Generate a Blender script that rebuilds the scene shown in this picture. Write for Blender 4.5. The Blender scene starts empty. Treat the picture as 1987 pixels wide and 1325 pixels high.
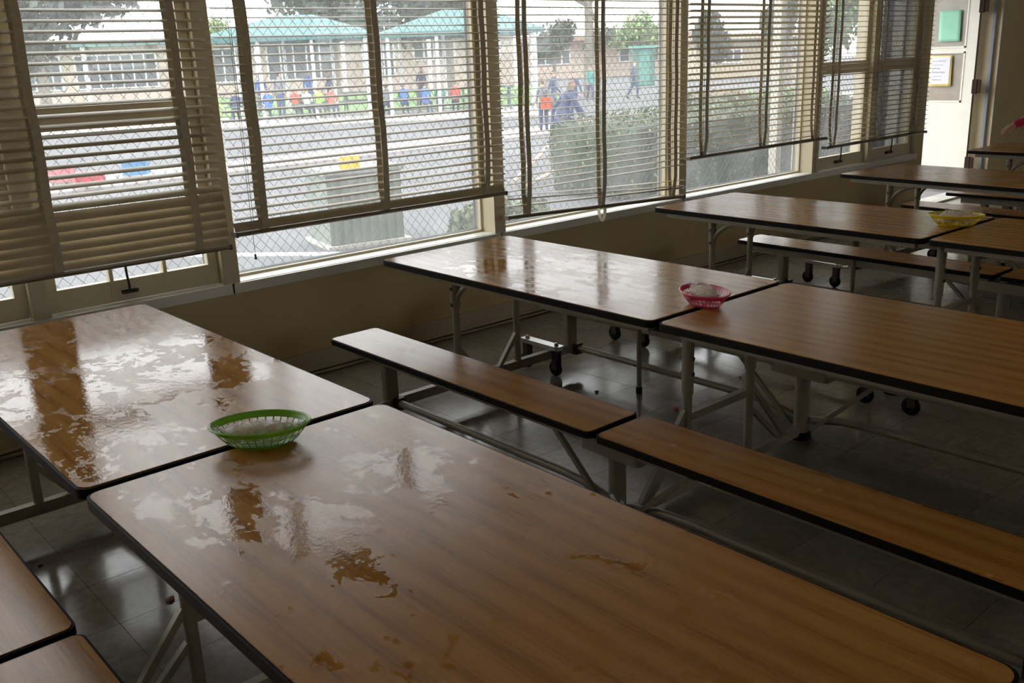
import bpy, bmesh, math, random
from mathutils import Vector, Matrix, noise as mnoise
random.seed(7)
PI = math.pi
SC = bpy.context.scene
COL = SC.collection

# ------------------------------------------------------------------ camera, world, exposure
W, H = 1987, 1325
FPX, YAW, PITCH, ROLL = 1837.35, 0.71085, 0.28948, -0.03966
CAM = Vector((-0.189, -4.639, 1.6535))
FW = Vector((math.sin(YAW)*math.cos(PITCH), math.cos(YAW)*math.cos(PITCH), -math.sin(PITCH)))
_r = Vector((math.cos(YAW), -math.sin(YAW), 0)); _u = _r.cross(FW)
RT = math.cos(ROLL)*_r + math.sin(ROLL)*_u
UP = -math.sin(ROLL)*_r + math.cos(ROLL)*_u
cd = bpy.data.cameras.new('camera'); co = bpy.data.objects.new('camera', cd); COL.objects.link(co)
m = Matrix.Identity(4)
for i in range(3):
    m[i][0], m[i][1], m[i][2], m[i][3] = RT[i], UP[i], -FW[i], CAM[i]
co.matrix_world = m
cd.sensor_fit = 'HORIZONTAL'; cd.sensor_width = 36; cd.lens = FPX/W*36
cd.clip_start = 0.05; cd.clip_end = 500
SC.camera = co

wd = bpy.data.worlds.new('overcast_sky'); SC.world = wd; wd.use_nodes = True
bg = wd.node_tree.nodes['Background']
bg.inputs[0].default_value = (0.97, 0.97, 0.985, 1); bg.inputs[1].default_value = 4.2
SC.view_settings.view_transform = 'Standard'; SC.view_settings.look = 'None'
SC.view_settings.gamma = 1; SC.view_settings.use_curve_mapping = False
SC.view_settings.exposure = 0.32

def pix(px, py, d):
    'point on the ray of a photo pixel at depth d'
    v = RT*((px-W/2)/FPX) - UP*((py-H/2)/FPX) + FW
    return CAM + v*d
def pixz(px, py, z=0.0):
    v = RT*((px-W/2)/FPX) - UP*((py-H/2)/FPX) + FW
    return CAM + v*((z-CAM.z)/v.z)

# ------------------------------------------------------------------ materials
MATS = {}
def nodes_of(name):
    mt = bpy.data.materials.new(name); mt.use_nodes = True
    nt = mt.node_tree; b = nt.nodes['Principled BSDF']
    return mt, nt, b
def add(nt, t, **kw):
    n = nt.nodes.new(t)
    for k, v in kw.items(): setattr(n, k, v)
    return n
def coords(nt, kind='Object', scale=(1,1,1)):
    tc = add(nt, 'ShaderNodeTexCoord'); mp = add(nt, 'ShaderNodeMapping')
    mp.inputs['Scale'].default_value = scale
    nt.links.new(tc.outputs[kind], mp.inputs['Vector'])
    return mp.outputs['Vector']
def noise(nt, vec, scale, detail=3, rough=0.5, dist=0.0):
    n = add(nt, 'ShaderNodeTexNoise'); n.inputs['Scale'].default_value = scale
    n.inputs['Detail'].default_value = detail; n.inputs['Roughness'].default_value = rough
    n.inputs['Distortion'].default_value = dist
    nt.links.new(vec, n.inputs['Vector']); return n.outputs['Fac']
def ramp(nt, fac, stops):
    r = add(nt, 'ShaderNodeValToRGB'); e = r.color_ramp.elements
    while len(e) < len(stops): e.new(0.5)
    for k, (p_, c) in enumerate(stops):
        e[k].position = p_; e[k].color = (c[0], c[1], c[2], 1) if not isinstance(c, (int, float)) else (c, c, c, 1)
    nt.links.new(fac, r.inputs['Fac']); return r.outputs['Color']
def math_(nt, op, a, b=None, clamp=False):
    n = add(nt, 'ShaderNodeMath', operation=op, use_clamp=clamp)
    for k, v in enumerate((a, b)):
        if v is None: continue
        if isinstance(v, (int, float)): n.inputs[k].default_value = v
        else: nt.links.new(v, n.inputs[k])
    return n.outputs[0]
def bump(nt, b, h, strength, dist=0.01):
    n = add(nt, 'ShaderNodeBump'); n.inputs['Strength'].default_value = strength; n.inputs['Distance'].default_value = dist
    nt.links.new(h, n.inputs['Height']); nt.links.new(n.outputs['Normal'], b.inputs['Normal'])
def plain(name, c, rough=0.5, metal=0.0, var=0.12, vs=6.0, bmp=0.0, spec=0.5):
    'a painted or moulded surface: colour with slight procedural mottling'
    if name in MATS: return MATS[name]
    mt, nt, b = nodes_of(name)
    v = coords(nt); f = noise(nt, v, vs, 4)
    lo = [max(0, x*(1-var)) for x in c]; hi = [min(1, x*(1+var)) for x in c]
    nt.links.new(ramp(nt, f, [(0.3, lo), (0.7, hi)]), b.inputs['Base Color'])
    b.inputs['Roughness'].default_value = rough; b.inputs['Metallic'].default_value = metal
    b.inputs['Specular IOR Level'].default_value = spec
    if bmp: bump(nt, b, noise(nt, v, vs*12, 3), bmp, 0.004)
    MATS[name] = mt; return mt

def wood(name, blobs=(), dry=0.24):
    'oak print laminate, grain along Y; blobs = (x, y, rx, ry) where it is still wet from wiping'
    mt, nt, b = nodes_of(name)
    v = coords(nt)
    st = coords(nt, scale=(9, 0.9, 9))
    cath = add(nt, 'ShaderNodeTexWave', wave_type='BANDS', bands_direction='X')
    cath.inputs['Scale'].default_value = 1.3; cath.inputs['Distortion'].default_value = 14
    cath.inputs['Detail'].default_value = 2; cath.inputs['Detail Scale'].default_value = 0.55
    sv = coords(nt, scale=(3.2, 0.42, 1)); nt.links.new(sv, cath.inputs['Vector'])
    fine = noise(nt, coords(nt, scale=(160, 5, 1)), 1.0, 4, 0.7)
    mid = noise(nt, st, 1.2, 4, 0.55)
    g = math_(nt, 'ADD', math_(nt, 'MULTIPLY', cath.outputs['Fac'], 0.15), math_(nt, 'MULTIPLY', fine, 0.60))
    g = math_(nt, 'ADD', g, math_(nt, 'MULTIPLY', mid, 0.28))
    colr = ramp(nt, g, [(0.36, (0.27, 0.108, 0.020)), (0.50, (0.40, 0.180, 0.038)), (0.66, (0.47, 0.225, 0.052))])
    nt.links.new(colr, b.inputs['Base Color'])
    smear = noise(nt, coords(nt, scale=(1.2, 0.8, 1)), 3.0, 3, 0.6)
    dryr = math_(nt, 'ADD', dry-0.06, math_(nt, 'MULTIPLY', smear, 0.12))
    if blobs:
        acc = None
        for (cx, cy, rx, ry) in blobs:
            mp = add(nt, 'ShaderNodeMapping'); tc = add(nt, 'ShaderNodeTexCoord')
            mp.inputs['Scale'].default_value = (1/rx, 1/ry, 0); mp.inputs['Location'].default_value = (-cx/rx, -cy/ry, 0)
            nt.links.new(tc.outputs['Object'], mp.inputs['Vector'])
            ln = add(nt, 'ShaderNodeVectorMath', operation='LENGTH'); nt.links.new(mp.outputs['Vector'], ln.inputs[0])
            q = math_(nt, 'SUBTRACT', 1.0, ln.outputs['Value'], True)
            acc = q if acc is None else math_(nt, 'MAXIMUM', acc, q)
        n1 = noise(nt, coords(nt, scale=(1.3, 0.9, 1)), 13.0, 9, 0.66, 0.4)
        n2 = noise(nt, coords(nt, scale=(1.2, 0.9, 1)), 48.0, 4, 0.6, 0.5)
        wsum = math_(nt, 'ADD', math_(nt, 'MULTIPLY', acc, 0.27), math_(nt, 'ADD', n1, math_(nt, 'MULTIPLY', math_(nt, 'SUBTRACT', n2, 0.5), 0.30)))
        wet = ramp(nt, wsum, [(0.605, 0.0), (0.625, 1.0)])
        mixr = add(nt, 'ShaderNodeMix'); mixr.data_type = 'FLOAT'
        nt.links.new(wet, mixr.inputs[0]); nt.links.new(dryr, mixr.inputs[2]); mixr.inputs[3].default_value = 0.03
        nt.links.new(mixr.outputs[0], b.inputs['Roughness'])
        rip = noise(nt, v, 55.0, 4, 0.65)
        hgt = math_(nt, 'MULTIPLY', wet, math_(nt, 'ADD', 0.1, math_(nt, 'MULTIPLY', rip, 0.9)))
        bump(nt, b, hgt, 0.09, 0.004)
    else:
        nt.links.new(dryr, b.inputs['Roughness'])
    b.inputs['Specular IOR Level'].default_value = 0.6
    MATS[name] = mt; return mt

def glass_mat():
    'clear pane with a film of dust: mostly lets light through, a Fresnel reflection, a little scatter'
    mt = bpy.data.materials.new('dusty_glass'); mt.use_nodes = True; nt = mt.node_tree
    nt.nodes.remove(nt.nodes['Principled BSDF']); out = nt.nodes['Material Output']
    tr = add(nt, 'ShaderNodeBsdfTransparent'); tr.inputs[0].default_value = (0.95, 0.965, 0.96, 1)
    tl = add(nt, 'ShaderNodeBsdfTranslucent'); tl.inputs[0].default_value = (0.9, 0.9, 0.9, 1)
    gl = add(nt, 'ShaderNodeBsdfGlossy'); gl.inputs['Roughness'].default_value = 0.02
    m1 = add(nt, 'ShaderNodeMixShader'); m2 = add(nt, 'ShaderNodeMixShader')
    d = noise(nt, coords(nt), 2.5, 4)
    nt.links.new(math_(nt, 'MULTIPLY', d, 0.12), m1.inputs[0])
    nt.links.new(tr.outputs[0], m1.inputs[1]); nt.links.new(tl.outputs[0], m1.inputs[2])
    lw = add(nt, 'ShaderNodeLayerWeight'); lw.inputs[0].default_value = 0.5
    fr = math_(nt, 'ADD', 0.03, math_(nt, 'MULTIPLY', math_(nt, 'POWER', lw.outputs['Facing'], 5.0), 0.6))
    nt.links.new(fr, m2.inputs[0]); nt.links.new(m1.outputs[0], m2.inputs[1]); nt.links.new(gl.outputs[0], m2.inputs[2])
    nt.links.new(m2.outputs[0], out.inputs['Surface']); return mt
def film_mat():
    'clear crumpled plastic film'
    mt = bpy.data.materials.new('plastic_film'); mt.use_nodes = True; nt = mt.node_tree
    b = nt.nodes['Principled BSDF']; out = nt.nodes['Material Output']
    b.inputs['Base Color'].default_value = (0.86, 0.85, 0.82, 1); b.inputs['Roughness'].default_value = 0.12
    v = coords(nt); bump(nt, b, noise(nt, coords(nt, scale=(0.35, 1, 1)), 60, 3, 0.6, 0.8), 0.45, 0.004)
    tr = add(nt, 'ShaderNodeBsdfTransparent'); mx = add(nt, 'ShaderNodeMixShader')
    f = noise(nt, v, 30, 3, 0.6)
    nt.links.new(ramp(nt, f, [(0.36, 0.10), (0.66, 0.52)]), mx.inputs[0])
    nt.links.new(tr.outputs[0], mx.inputs[1]); nt.links.new(b.outputs[0], mx.inputs[2])
    nt.links.new(mx.outputs[0], out.inputs['Surface']); return mt
def screen_mat():
    'dark woven fly screen: fine threads with open holes'
    mt = bpy.data.materials.new('fly_screen'); mt.use_nodes = True; nt = mt.node_tree
    b = nt.nodes['Principled BSDF']; b.inputs['Base Color'].default_value = (0.10, 0.10, 0.105, 1); b.inputs['Roughness'].default_value = 0.7
    tr = add(nt, 'ShaderNodeBsdfTransparent'); mx = add(nt, 'ShaderNodeMixShader')
    f = noise(nt, coords(nt, scale=(1, 1, 0.3)), 3, 3)
    nt.links.new(ramp(nt, f, [(0.3, 0.50), (0.7, 0.62)]), mx.inputs[0])
    nt.links.new(tr.outputs[0], mx.inputs[1]); nt.links.new(b.outputs[0], mx.inputs[2]); nt.links.new(mx.outputs[0], nt.nodes['Material Output'].inputs['Surface']); return mt
def slat_mat():
    'cream enamelled slat, thin enough to glow a little when backlit'
    mt, nt, b = nodes_of('blind_enamel')
    f = noise(nt, coords(nt, scale=(1, 4, 4)), 5, 4)
    nt.links.new(ramp(nt, f, [(0.3, (0.36, 0.295, 0.18)), (0.7, (0.44, 0.365, 0.23))]), b.inputs['Base Color'])
    b.inputs['Roughness'].default_value = 0.42
    return mt
def floor_mat(name, k):
    mt, nt, b = nodes_of(name)
    ge = add(nt, 'ShaderNodeNewGeometry'); v = ge.outputs['Position']
    f = noise(nt, v, 26, 5, 0.65); big = noise(nt, v, 1.4, 3)
    s = math_(nt, 'ADD', math_(nt, 'MULTIPLY', f, 0.55), math_(nt, 'MULTIPLY', big, 0.45))
    nt.links.new(ramp(nt, s, [(0.35, (0.135*k, 0.113*k, 0.085*k)), (0.5, (0.185*k, 0.157*k, 0.12*k)), (0.65, (0.235*k, 0.203*k, 0.16*k))]), b.inputs['Base Color'])
    wv = noise(nt, v, 1.1, 5, 0.6)
    nt.links.new(ramp(nt, wv, [(0.38, 0.09), (0.62, 0.26)]), b.inputs['Roughness'])
    bump(nt, b, noise(nt, v, 6, 4), 0.06, 0.01)
    MATS[name] = mt; return mt

M_GLASS = glass_mat(); M_FILM = film_mat(); M_SLAT = slat_mat(); M_SCREEN = screen_mat()
M_WALL = plain('wall_paint', (0.58, 0.47, 0.262), 0.55, var=0.05, vs=2, bmp=0.1)
M_TRIM = plain('trim_paint', (0.55, 0.475, 0.32), 0.45, var=0.05)
M_CEIL = plain('ceiling_paint', (0.68, 0.58, 0.39), 0.8)
M_SILL = plain('sill_gloss_paint', (0.82, 0.80, 0.73), 0.35, var=0.04)
M_TAPE = plain('ladder_tape', (0.46, 0.40, 0.28), 0.8, vs=30)
M_RAIL = plain('bottom_rail_enamel', (0.20, 0.16, 0.11), 0.45)
M_WIRE = plain('galvanised_wire', (0.10, 0.11, 0.12), 0.6, 0.1)
M_STEEL = plain('beige_enamel_steel', (0.26, 0.22, 0.155), 0.42, 0.15)
M_CHROME = plain('zinc_plate', (0.62, 0.62, 0.58), 0.28, 0.9)
M_BLACK = plain('black_rubber', (0.006, 0.005, 0.0045), 0.6, spec=0.12)
M_DARK = plain('dark_iron', (0.06, 0.045, 0.035), 0.5, 0.4)
M_WOOD = wood('oak_laminate')
M_BENCH = wood('oak_laminate_bench', dry=0.26)
M_WOODA1 = wood('oak_laminate_wet_far', [(0.05,-0.5,0.5,0.62),(0.16,-1.1,0.32,0.36),(-0.23,-0.95,0.3,0.6),(-0.37,-1.45,0.14,0.36),(0.28,-0.15,0.28,0.25),(-0.2,-1.42,0.2,0.25)])
M_WOODA2 = wood('oak_laminate_wet_near', [(-0.30,-0.21,0.12,0.15),(-0.19,-0.34,0.16,0.18),(-0.12,-0.53,0.14,0.22),(0.2,-0.4,0.2,0.13),(0.17,-0.55,0.08,0.16),(-0.14,-0.72,0.09,0.16)], dry=0.27)
M_WOODB1 = wood('oak_laminate_wet_middle', [(-0.12,-0.6,0.32,0.36),(-0.17,-1.0,0.34,0.3),(-0.2,-1.3,0.34,0.34),(0.1,-0.9,0.3,0.5)], dry=0.2)

# ------------------------------------------------------------------ mesh helpers
class MB:
    def __init__(s): s.v = []; s.f = []; s.mi = []; s.cur = 0
    def _add(s, vs, fs):
        o = len(s.v); s.v += [tuple(p) for p in vs]
        for f in fs: s.f.append(tuple(i+o for i in f)); s.mi.append(s.cur)
    def box(s, x0, x1, y0, y1, z0, z1):
        s._add([(x, y, z) for z in (z0, z1) for y in (y0, y1) for x in (x0, x1)],
               [(0,2,3,1),(4,5,7,6),(0,1,5,4),(2,6,7,3),(0,4,6,2),(1,3,7,5)]); return s
    def prism(s, loop, z0, z1):
        n = len(loop)
        s._add([(x, y, z0) for x, y in loop]+[(x, y, z1) for x, y in loop],
               [tuple(range(n-1, -1, -1)), tuple(range(n, 2*n))]+[(i, (i+1) % n, n+(i+1) % n, n+i) for i in range(n)]); return s
    def rrect(s, x0, x1, y0, y1, z0, z1, r, seg=5):
        lp = []
        for cx, cy, a0 in ((x1-r, y1-r, 0), (x0+r, y1-r, 90), (x0+r, y0+r, 180), (x1-r, y0+r, 270)):
            for k in range(seg+1):
                a = math.radians(a0+90*k/seg); lp.append((cx+r*math.cos(a), cy+r*math.sin(a)))
        return s.prism(lp, z0, z1)
    def tube(s, pts, r, n=10, r2=None, caps=True, up=None):
        'round (or elliptical r x r2) tube along a polyline; a bar when n = 4'
        pts = [Vector(p) for p in pts]; rings = []
        ref = None
        for i, p in enumerate(pts):
            t = (pts[min(i+1, len(pts)-1)]-pts[max(i-1, 0)]).normalized()
            if ref is None:
                ref = Vector(up) if up else (Vector((0, 0, 1)) if abs(t.z) < 0.9 else Vector((1, 0, 0)))
            a = t.cross(ref).normalized(); b = a.cross(t).normalized(); ref = b
            rr = r[i] if isinstance(r, (list, tuple)) else r
            off = PI/n if n == 4 else 0
            k = math.sqrt(2) if n == 4 else 1
            rings.append([p+(a*math.cos(2*PI*j/n+off)*rr+b*math.sin(2*PI*j/n+off)*(r2 or rr))*k for j in range(n)])
        vs = [v for g in rings for v in g]; fs = []
        for i in range(len(rings)-1):
            for j in range(n):
                fs.append((i*n+j, i*n+(j+1) % n, (i+1)*n+(j+1) % n, (i+1)*n+j))
        if caps: fs += [tuple(range(n-1, -1, -1)), tuple(range((len(rings)-1)*n, len(rings)*n))]
        s._add(vs, fs); return s
    def lathe(s, prof, c=(0, 0, 0), n=16, axis='z'):
        vs = []; fs = []
        for (r, h) in prof:
            for j in range(n):
                a = 2*PI*j/n; x, y = r*math.cos(a), r*math.sin(a)
                p = (x, y, h) if axis == 'z' else ((x, h, y) if axis == 'y' else (h, x, y))
                vs.append((p[0]+c[0], p[1]+c[1], p[2]+c[2]))
        for i in range(len(prof)-1):
            for j in range(n): fs.append((i*n+j, i*n+(j+1) % n, (i+1)*n+(j+1) % n, (i+1)*n+j))
        fs += [tuple(range(n)), tuple(range((len(prof)-1)*n, len(prof)*n))]
        s._add(vs, fs); return s
    def quad(s, a, b, c, d): s._add([a, b, c, d], [(0, 1, 2, 3)]); return s
    def mesh(s, name, mat, smooth=False):
        me = bpy.data.meshes.new(name); me.from_pydata(s.v, [], s.f); me.update()
        mats = mat if isinstance(mat, (list, tuple)) else [mat]
        for q in mats: me.materials.append(q)
        if len(mats) > 1: me.polygons.foreach_set('material_index', s.mi)
        bm = bmesh.new(); bm.from_mesh(me); bmesh.ops.recalc_face_normals(bm, faces=bm.faces); bm.to_mesh(me); bm.free()
        if smooth: me.polygons.foreach_set('use_smooth', [True]*len(me.polygons)); me.set_sharp_from_angle(angle=math.radians(38))
        return me
    def build(s, name, mat, parent=None, smooth=False, loc=None):
        return place(s.mesh(name, mat, smooth), name, parent, loc)
def place(me, name, parent=None, loc=None, rot=None):
    o = bpy.data.objects.new(name, me); COL.objects.link(o)
    if parent: o.parent = parent
    if loc is not None: o.location = loc
    if rot is not None: o.rotation_euler = rot
    return o
def empty(name, loc=(0, 0, 0), rz=0):
    o = bpy.data.objects.new(name, None); COL.objects.link(o); o.location = loc; o.rotation_euler = (0, 0, rz)
    o.empty_display_size = 0.1; return o
def tag(o, label=None, cat=None, group=None, kind=None):
    for k, v in (('label', label), ('category', cat), ('group', group), ('kind', kind)):
        if v: o[k] = v
    return o
def struct(o, label=None):
    o['kind'] = 'structure'
    if label: o['label'] = label
    return o
def copy_tree(o, parent=None):
    c = o.copy(); COL.objects.link(c)
    if parent: c.parent = parent
    for ch in list(o.children): copy_tree(ch, c)
    return c

# ------------------------------------------------------------------ the room
XE = 9.42           # where the window wall ends at the open door
ZS, ZH, ZC = 0.585, 2.72, 3.15
WT = 0.20           # wall thickness
WINS = [(-3.63, -1.87), (-1.78, -0.02), (0.07, 1.835), (1.925, 3.69), (3.78, 5.535), (5.62, 7.375), (7.475, 9.25)]
fl = struct(MB().box(-4.4, 15.2, -9.2, 0.0, -0.12, -0.004).build('floor', plain('tile_mastic', (0.06, 0.05, 0.04), 0.7)), 'grey vinyl tile floor of the dining hall')
TS = 0.3048
tile_m = [floor_mat('vinyl_tile_%s' % n, k) for n, k in (('light', 1.06), ('grey', 1.0), ('dull', 0.92))]
def tile_mesh(mt):
    return MB().box(-TS/2+0.0008, TS/2-0.0008, -TS/2+0.0008, TS/2-0.0008, -0.0035, 0.0).mesh('floor_tile', mt)
tmesh = [tile_mesh(q) for q in tile_m]
cells = []
for i in range(-14, 50):
    for j in range(0, 30):
        c = Vector((i*TS+0.1, -(j+0.5)*TS, 0))
        d = (c-CAM); z = d.dot(FW); inside = False
        if z > 0.4:
            u = W/2+FPX*d.dot(RT)/z; v_ = H/2-FPX*d.dot(UP)/z
            inside = -60 < u < W+60 and -60 < v_ < H+80
        cells.append((0 if inside else 1, d.length, c))
cells.sort(key=lambda q: (q[0], q[1]))
rest = MB()
for k, (a, b_, c) in enumerate(cells):
    if c.x > 15 or c.x < -4.2: continue
    if k < 290:
        o = place(tmesh[random.choice((0, 1, 1, 2))], 'floor_tile', fl, c, (random.uniform(-1, 1)*0.002, random.uniform(-1, 1)*0.002, random.choice((0, PI/2, PI, 3*PI/2))))
    else:
        rest.box(c.x-TS/2+.0008, c.x+TS/2-.0008, c.y-TS/2+.0008, c.y+TS/2-.0008, -0.0035, 0)
ro = rest.build('tile_field', tile_m[1], fl); ro['kind'] = 'stuff'

wf = MB()
wf.box(-4.4, XE, 0, WT, -0.1, ZS-0.03)
wf.box(-4.4, 15.2, 0, WT, ZH+0.03, ZC)
prev = -4.4
for (a, b_) in WINS:
    wf.box(prev, a-0.03, 0.0, WT, ZS-0.03, ZH+0.03); prev = b_+0.03
wf.box(prev, XE, 0, WT, ZS-0.03, ZH+0.03)
wf.box(10.98, 15.2, 0, WT, -0.1, ZH+0.03)
wf.box(XE, 10.98, 0, WT, 2.35, ZH+0.03)
struct(wf.build('wall_front', M_WALL), 'cream painted wall under and between the windows')
struct(MB().box(-4.6, -4.4, -9.4, WT, -0.1, ZC).build('wall_left', M_WALL), 'cream painted side wall')
struct(MB().box(15.2, 15.4, -9.4, WT, -0.1, ZC).build('wall_right', M_WALL), 'cream painted end wall')
FILL_WINS = [(-2.8+3.6*i, -1.0+3.6*i) for i in range(5)]  # unseen window openings added to let fill light into the hall
wb = MB(); wb.box(-4.6, 15.4, -9.4, -9.2, -0.1, 1.7); wb.box(-4.6, 15.4, -9.4, -9.2, 2.7, ZC); prev = -4.6
for (a, b_) in FILL_WINS: wb.box(prev, a, -9.4, -9.2, 1.7, 2.7); prev = b_
wb.box(prev, 15.4, -9.4, -9.2, 1.7, 2.7)
struct(wb.build('wall_back', M_WALL), 'cream painted wall opposite the windows')
for i, (a, b_) in enumerate(FILL_WINS):
    w = struct(empty('window_%d' % (i+8), (0, 0, 0)), 'added unseen window behind the camera, for fill light')
    f_ = MB(); t = 0.05
    f_.box(a, a+t, -9.34, -9.26, 1.7, 2.7); f_.box(b_-t, b_, -9.34, -9.26, 1.7, 2.7); f_.box(a+t, b_-t, -9.34, -9.26, 1.7, 1.7+t); f_.box(a+t, b_-t, -9.34, -9.26, 2.7-t, 2.7)
    f_.build('window_frame', M_TRIM, w); MB().box(a+t, b_-t, -9.302, -9.298, 1.7+t, 2.7-t).build('pane', M_GLASS, w)
struct(MB().box(-4.6, 15.4, -9.4, WT, ZC, ZC+0.1).build('ceiling', M_CEIL), 'painted ceiling')
bb = MB(); bb.box(-4.4, XE, -0.016, 0, 0, 0.10); bb.box(-4.4, XE, -0.022, 0, 0.10, 0.112); bb.box(11.12, 15.2, -0.016, 0, 0, 0.11)
b0 = struct(bb.build('baseboard_front', M_TRIM), 'painted baseboard along the window wall')
sh = MB(); sh.tube([(-4.4, -0.028, 0.013), (XE, -0.028, 0.013)], 0.012, 8); sh.build('shoe_moulding', M_TRIM, b0, True)
sh = MB(); sh.tube([(-4.4, -0.10, 0.009), (XE, -0.085, 0.009)], 0.009, 8); sh.build('floor_cable', plain('cable_cover', (0.33, 0.29, 0.2), 0.5), b0, True)

def wires(mb, x0, x1, z0, z1, y, pitch=0.060, r=0.0018):
    'woven diamond mesh clipped to the opening'
    k = 1.15; hgt = z1-z0
    for sgn in (1, -1):
        n = int((x1-x0+hgt/k)/pitch)+2
        for i in range(n):
            xa = x0-hgt/k+i*pitch if sgn > 0 else x0+i*pitch
            def at(z): return xa+sgn*(z-z0)/k
            za, zb = z0, z1
            xA, xB = at(z0), at(z1)
            def zat(x): return z0+sgn*(x-xa)*k
            if sgn > 0:
                if xA < x0: za = zat(x0)
                if xB > x1: zb = zat(x1)
            else:
                if xA > x1: za = zat(x1)
                if xB < x0: zb = zat(x0)
            if zb-za < 0.01: continue
            steps = max(1, int((zb-za)/0.0378))
            pts = [(at(za+(zb-za)*t/steps), y+(0.003 if (t+i) % 2 else -0.003)*1.0, za+(zb-za)*t/steps) for t in range(steps+1)]
            mb.tube(pts, r, 3, caps=False)
WLAB = {2: 'leftmost window in view, wood sashes behind a blind with closed bottom slats', 3: 'big fixed window over the utility box outside', 4: 'big fixed window where the hedge shows outside', 5: 'big fixed window fourth from the left, blind stopping above its sill', 6: 'farthest window of paired wood sashes, next to the open door'}
for k, (a, b_) in enumerate(WINS):
    w = empty('window_%d' % (k+1), (0, 0, 0)); struct(w, WLAB.get(k, 'tall window left of the picture'))
    # face casing and reveal boards
    fr = MB()
    for xa, xb in ((a-0.045, a), (b_, b_+0.045)): fr.box(xa, xb, -0.012, 0.0, ZS-0.05, ZH+0.05)
    fr.box(a-0.045, b_+0.045, -0.012, 0, ZH, ZH+0.05)
    for xa, xb in ((a-0.03, a), (b_, b_+0.03)): fr.box(xa, xb, 0, WT, ZS, ZH)
    fr.box(a-0.03, b_+0.03, 0, WT, ZH, ZH+0.03)
    fr.build('casing', M_TRIM, w)
    sl = MB(); sl.box(a-0.03, b_+0.03, -0.004, WT+0.03, ZS-0.03, ZS)
    sl.box(a-0.05, b_+0.05, -0.022, 0.0, ZS-0.055, ZS-0.003); sl.build('sill', M_SILL, w)
    if k in (2, 6) or k < 2:
        mid = (a+b_)/2 if k != 2 else 0.945
        pm = MB(); pm.box(mid-0.04, mid+0.04, -0.012, WT-0.03, ZS, ZH); pm.build('mullion', M_TRIM, w)
        for (xa, xb) in ((a, mid-0.04), (mid+0.04, b_)):
            rows = ((ZS+0.005, 1.47), (1.47, ZH))
            for (za, zb) in rows:
                s_ = MB(); y0, y1 = 0.035, 0.075; t = 0.052
                s_.box(xa+.004, xa+t, y0, y1, za, zb); s_.box(xb-t, xb-.004, y0, y1, za, zb)
                tb = 0.105 if za < 1 else 0.052
                s_.box(xa+t, xb-t, y0, y1, za, za+tb); s_.box(xa+t, xb-t, y0, y1, zb-t, zb)
                so = s_.build('sash', M_TRIM, w)
                MB().box(xa+t-.005, xb-t+.005, 0.053, 0.057, za+tb-.005, zb-t+.005).build('pane', M_GLASS, so)
            if k == 2 and xb > 1.5:   # lower bars of the hopper that show under the blind
                hb = MB()
                for xx in (1.29, 1.555): hb.box(xx-0.009, xx+0.009, 0.03, 0.075, ZS+0.03, 0.80)
                hb.build('glazing_bar', M_TRIM, w)
            if k == 6 and xb > 8.8:
                MB().box(xa+.004, xb-.004, 0.10, 0.102, ZS+.005, ZH).build('insect_screen', M_SCREEN, w)
            ck = MB(); cx = (xa+xb)/2-0.05
            cz = ZS+0.03
            ck.box(cx-0.03, cx+0.03, 0.012, 0.036, cz+0.012, cz+0.035)
            ck.tube([(cx, 0.01, cz+0.03), (cx-0.005, -0.012, cz+0.05), (cx-0.012, -0.02, cz+0.12), (cx-0.012, -0.018, cz+0.17)], 0.006, 8)
            ck.lathe([(0.004, -.012), (0.013, -.006), (0.013, .006), (0.004, .012)], (cx+0.03, 0.0, cz+0.028), 10, 'x')
            ck.tube([(cx-0.04, 0.008, cz+0.03), (cx, 0.0, cz+0.035), (cx+0.04, 0.006, cz+0.025)], 0.008, 8)
            ck.build('crank_handle', M_DARK, w, True)
    else:
        s_ = MB(); y0, y1, t = 0.112, 0.132, 0.014
        s_.box(a, a+t, y0, y1, ZS, ZH); s_.box(b_-t, b_, y0, y1, ZS, ZH); s_.box(a+t, b_-t, y0, y1, ZS, ZS+t); s_.box(a+t, b_-t, y0, y1, ZH-t, ZH)
        s_.build('glazing_bead', M_TRIM, w)
        MB().box(a+.006, b_-.006, 0.12, 0.124, ZS+.006, ZH-.006).build('pane', M_GLASS, w)
    wm = MB(); wires(wm, a+0.01, b_-0.01, ZS+0.01, ZH-0.01, 0.175)
    o = wm.build('wire_mesh', M_WIRE, w); o['kind'] = 'stuff'
    fw_ = MB()
    for xx in (a+0.012, b_-0.012): fw_.tube([(xx, 0.175, ZS), (xx, 0.175, ZH)], 0.008, 8)
    for zz in (ZS+0.012, ZH-0.012): fw_.tube([(a, 0.175, zz), (b_, 0.175, zz)], 0.008, 8)
    fw_.build('mesh_frame', M_WIRE, w, True)

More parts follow.
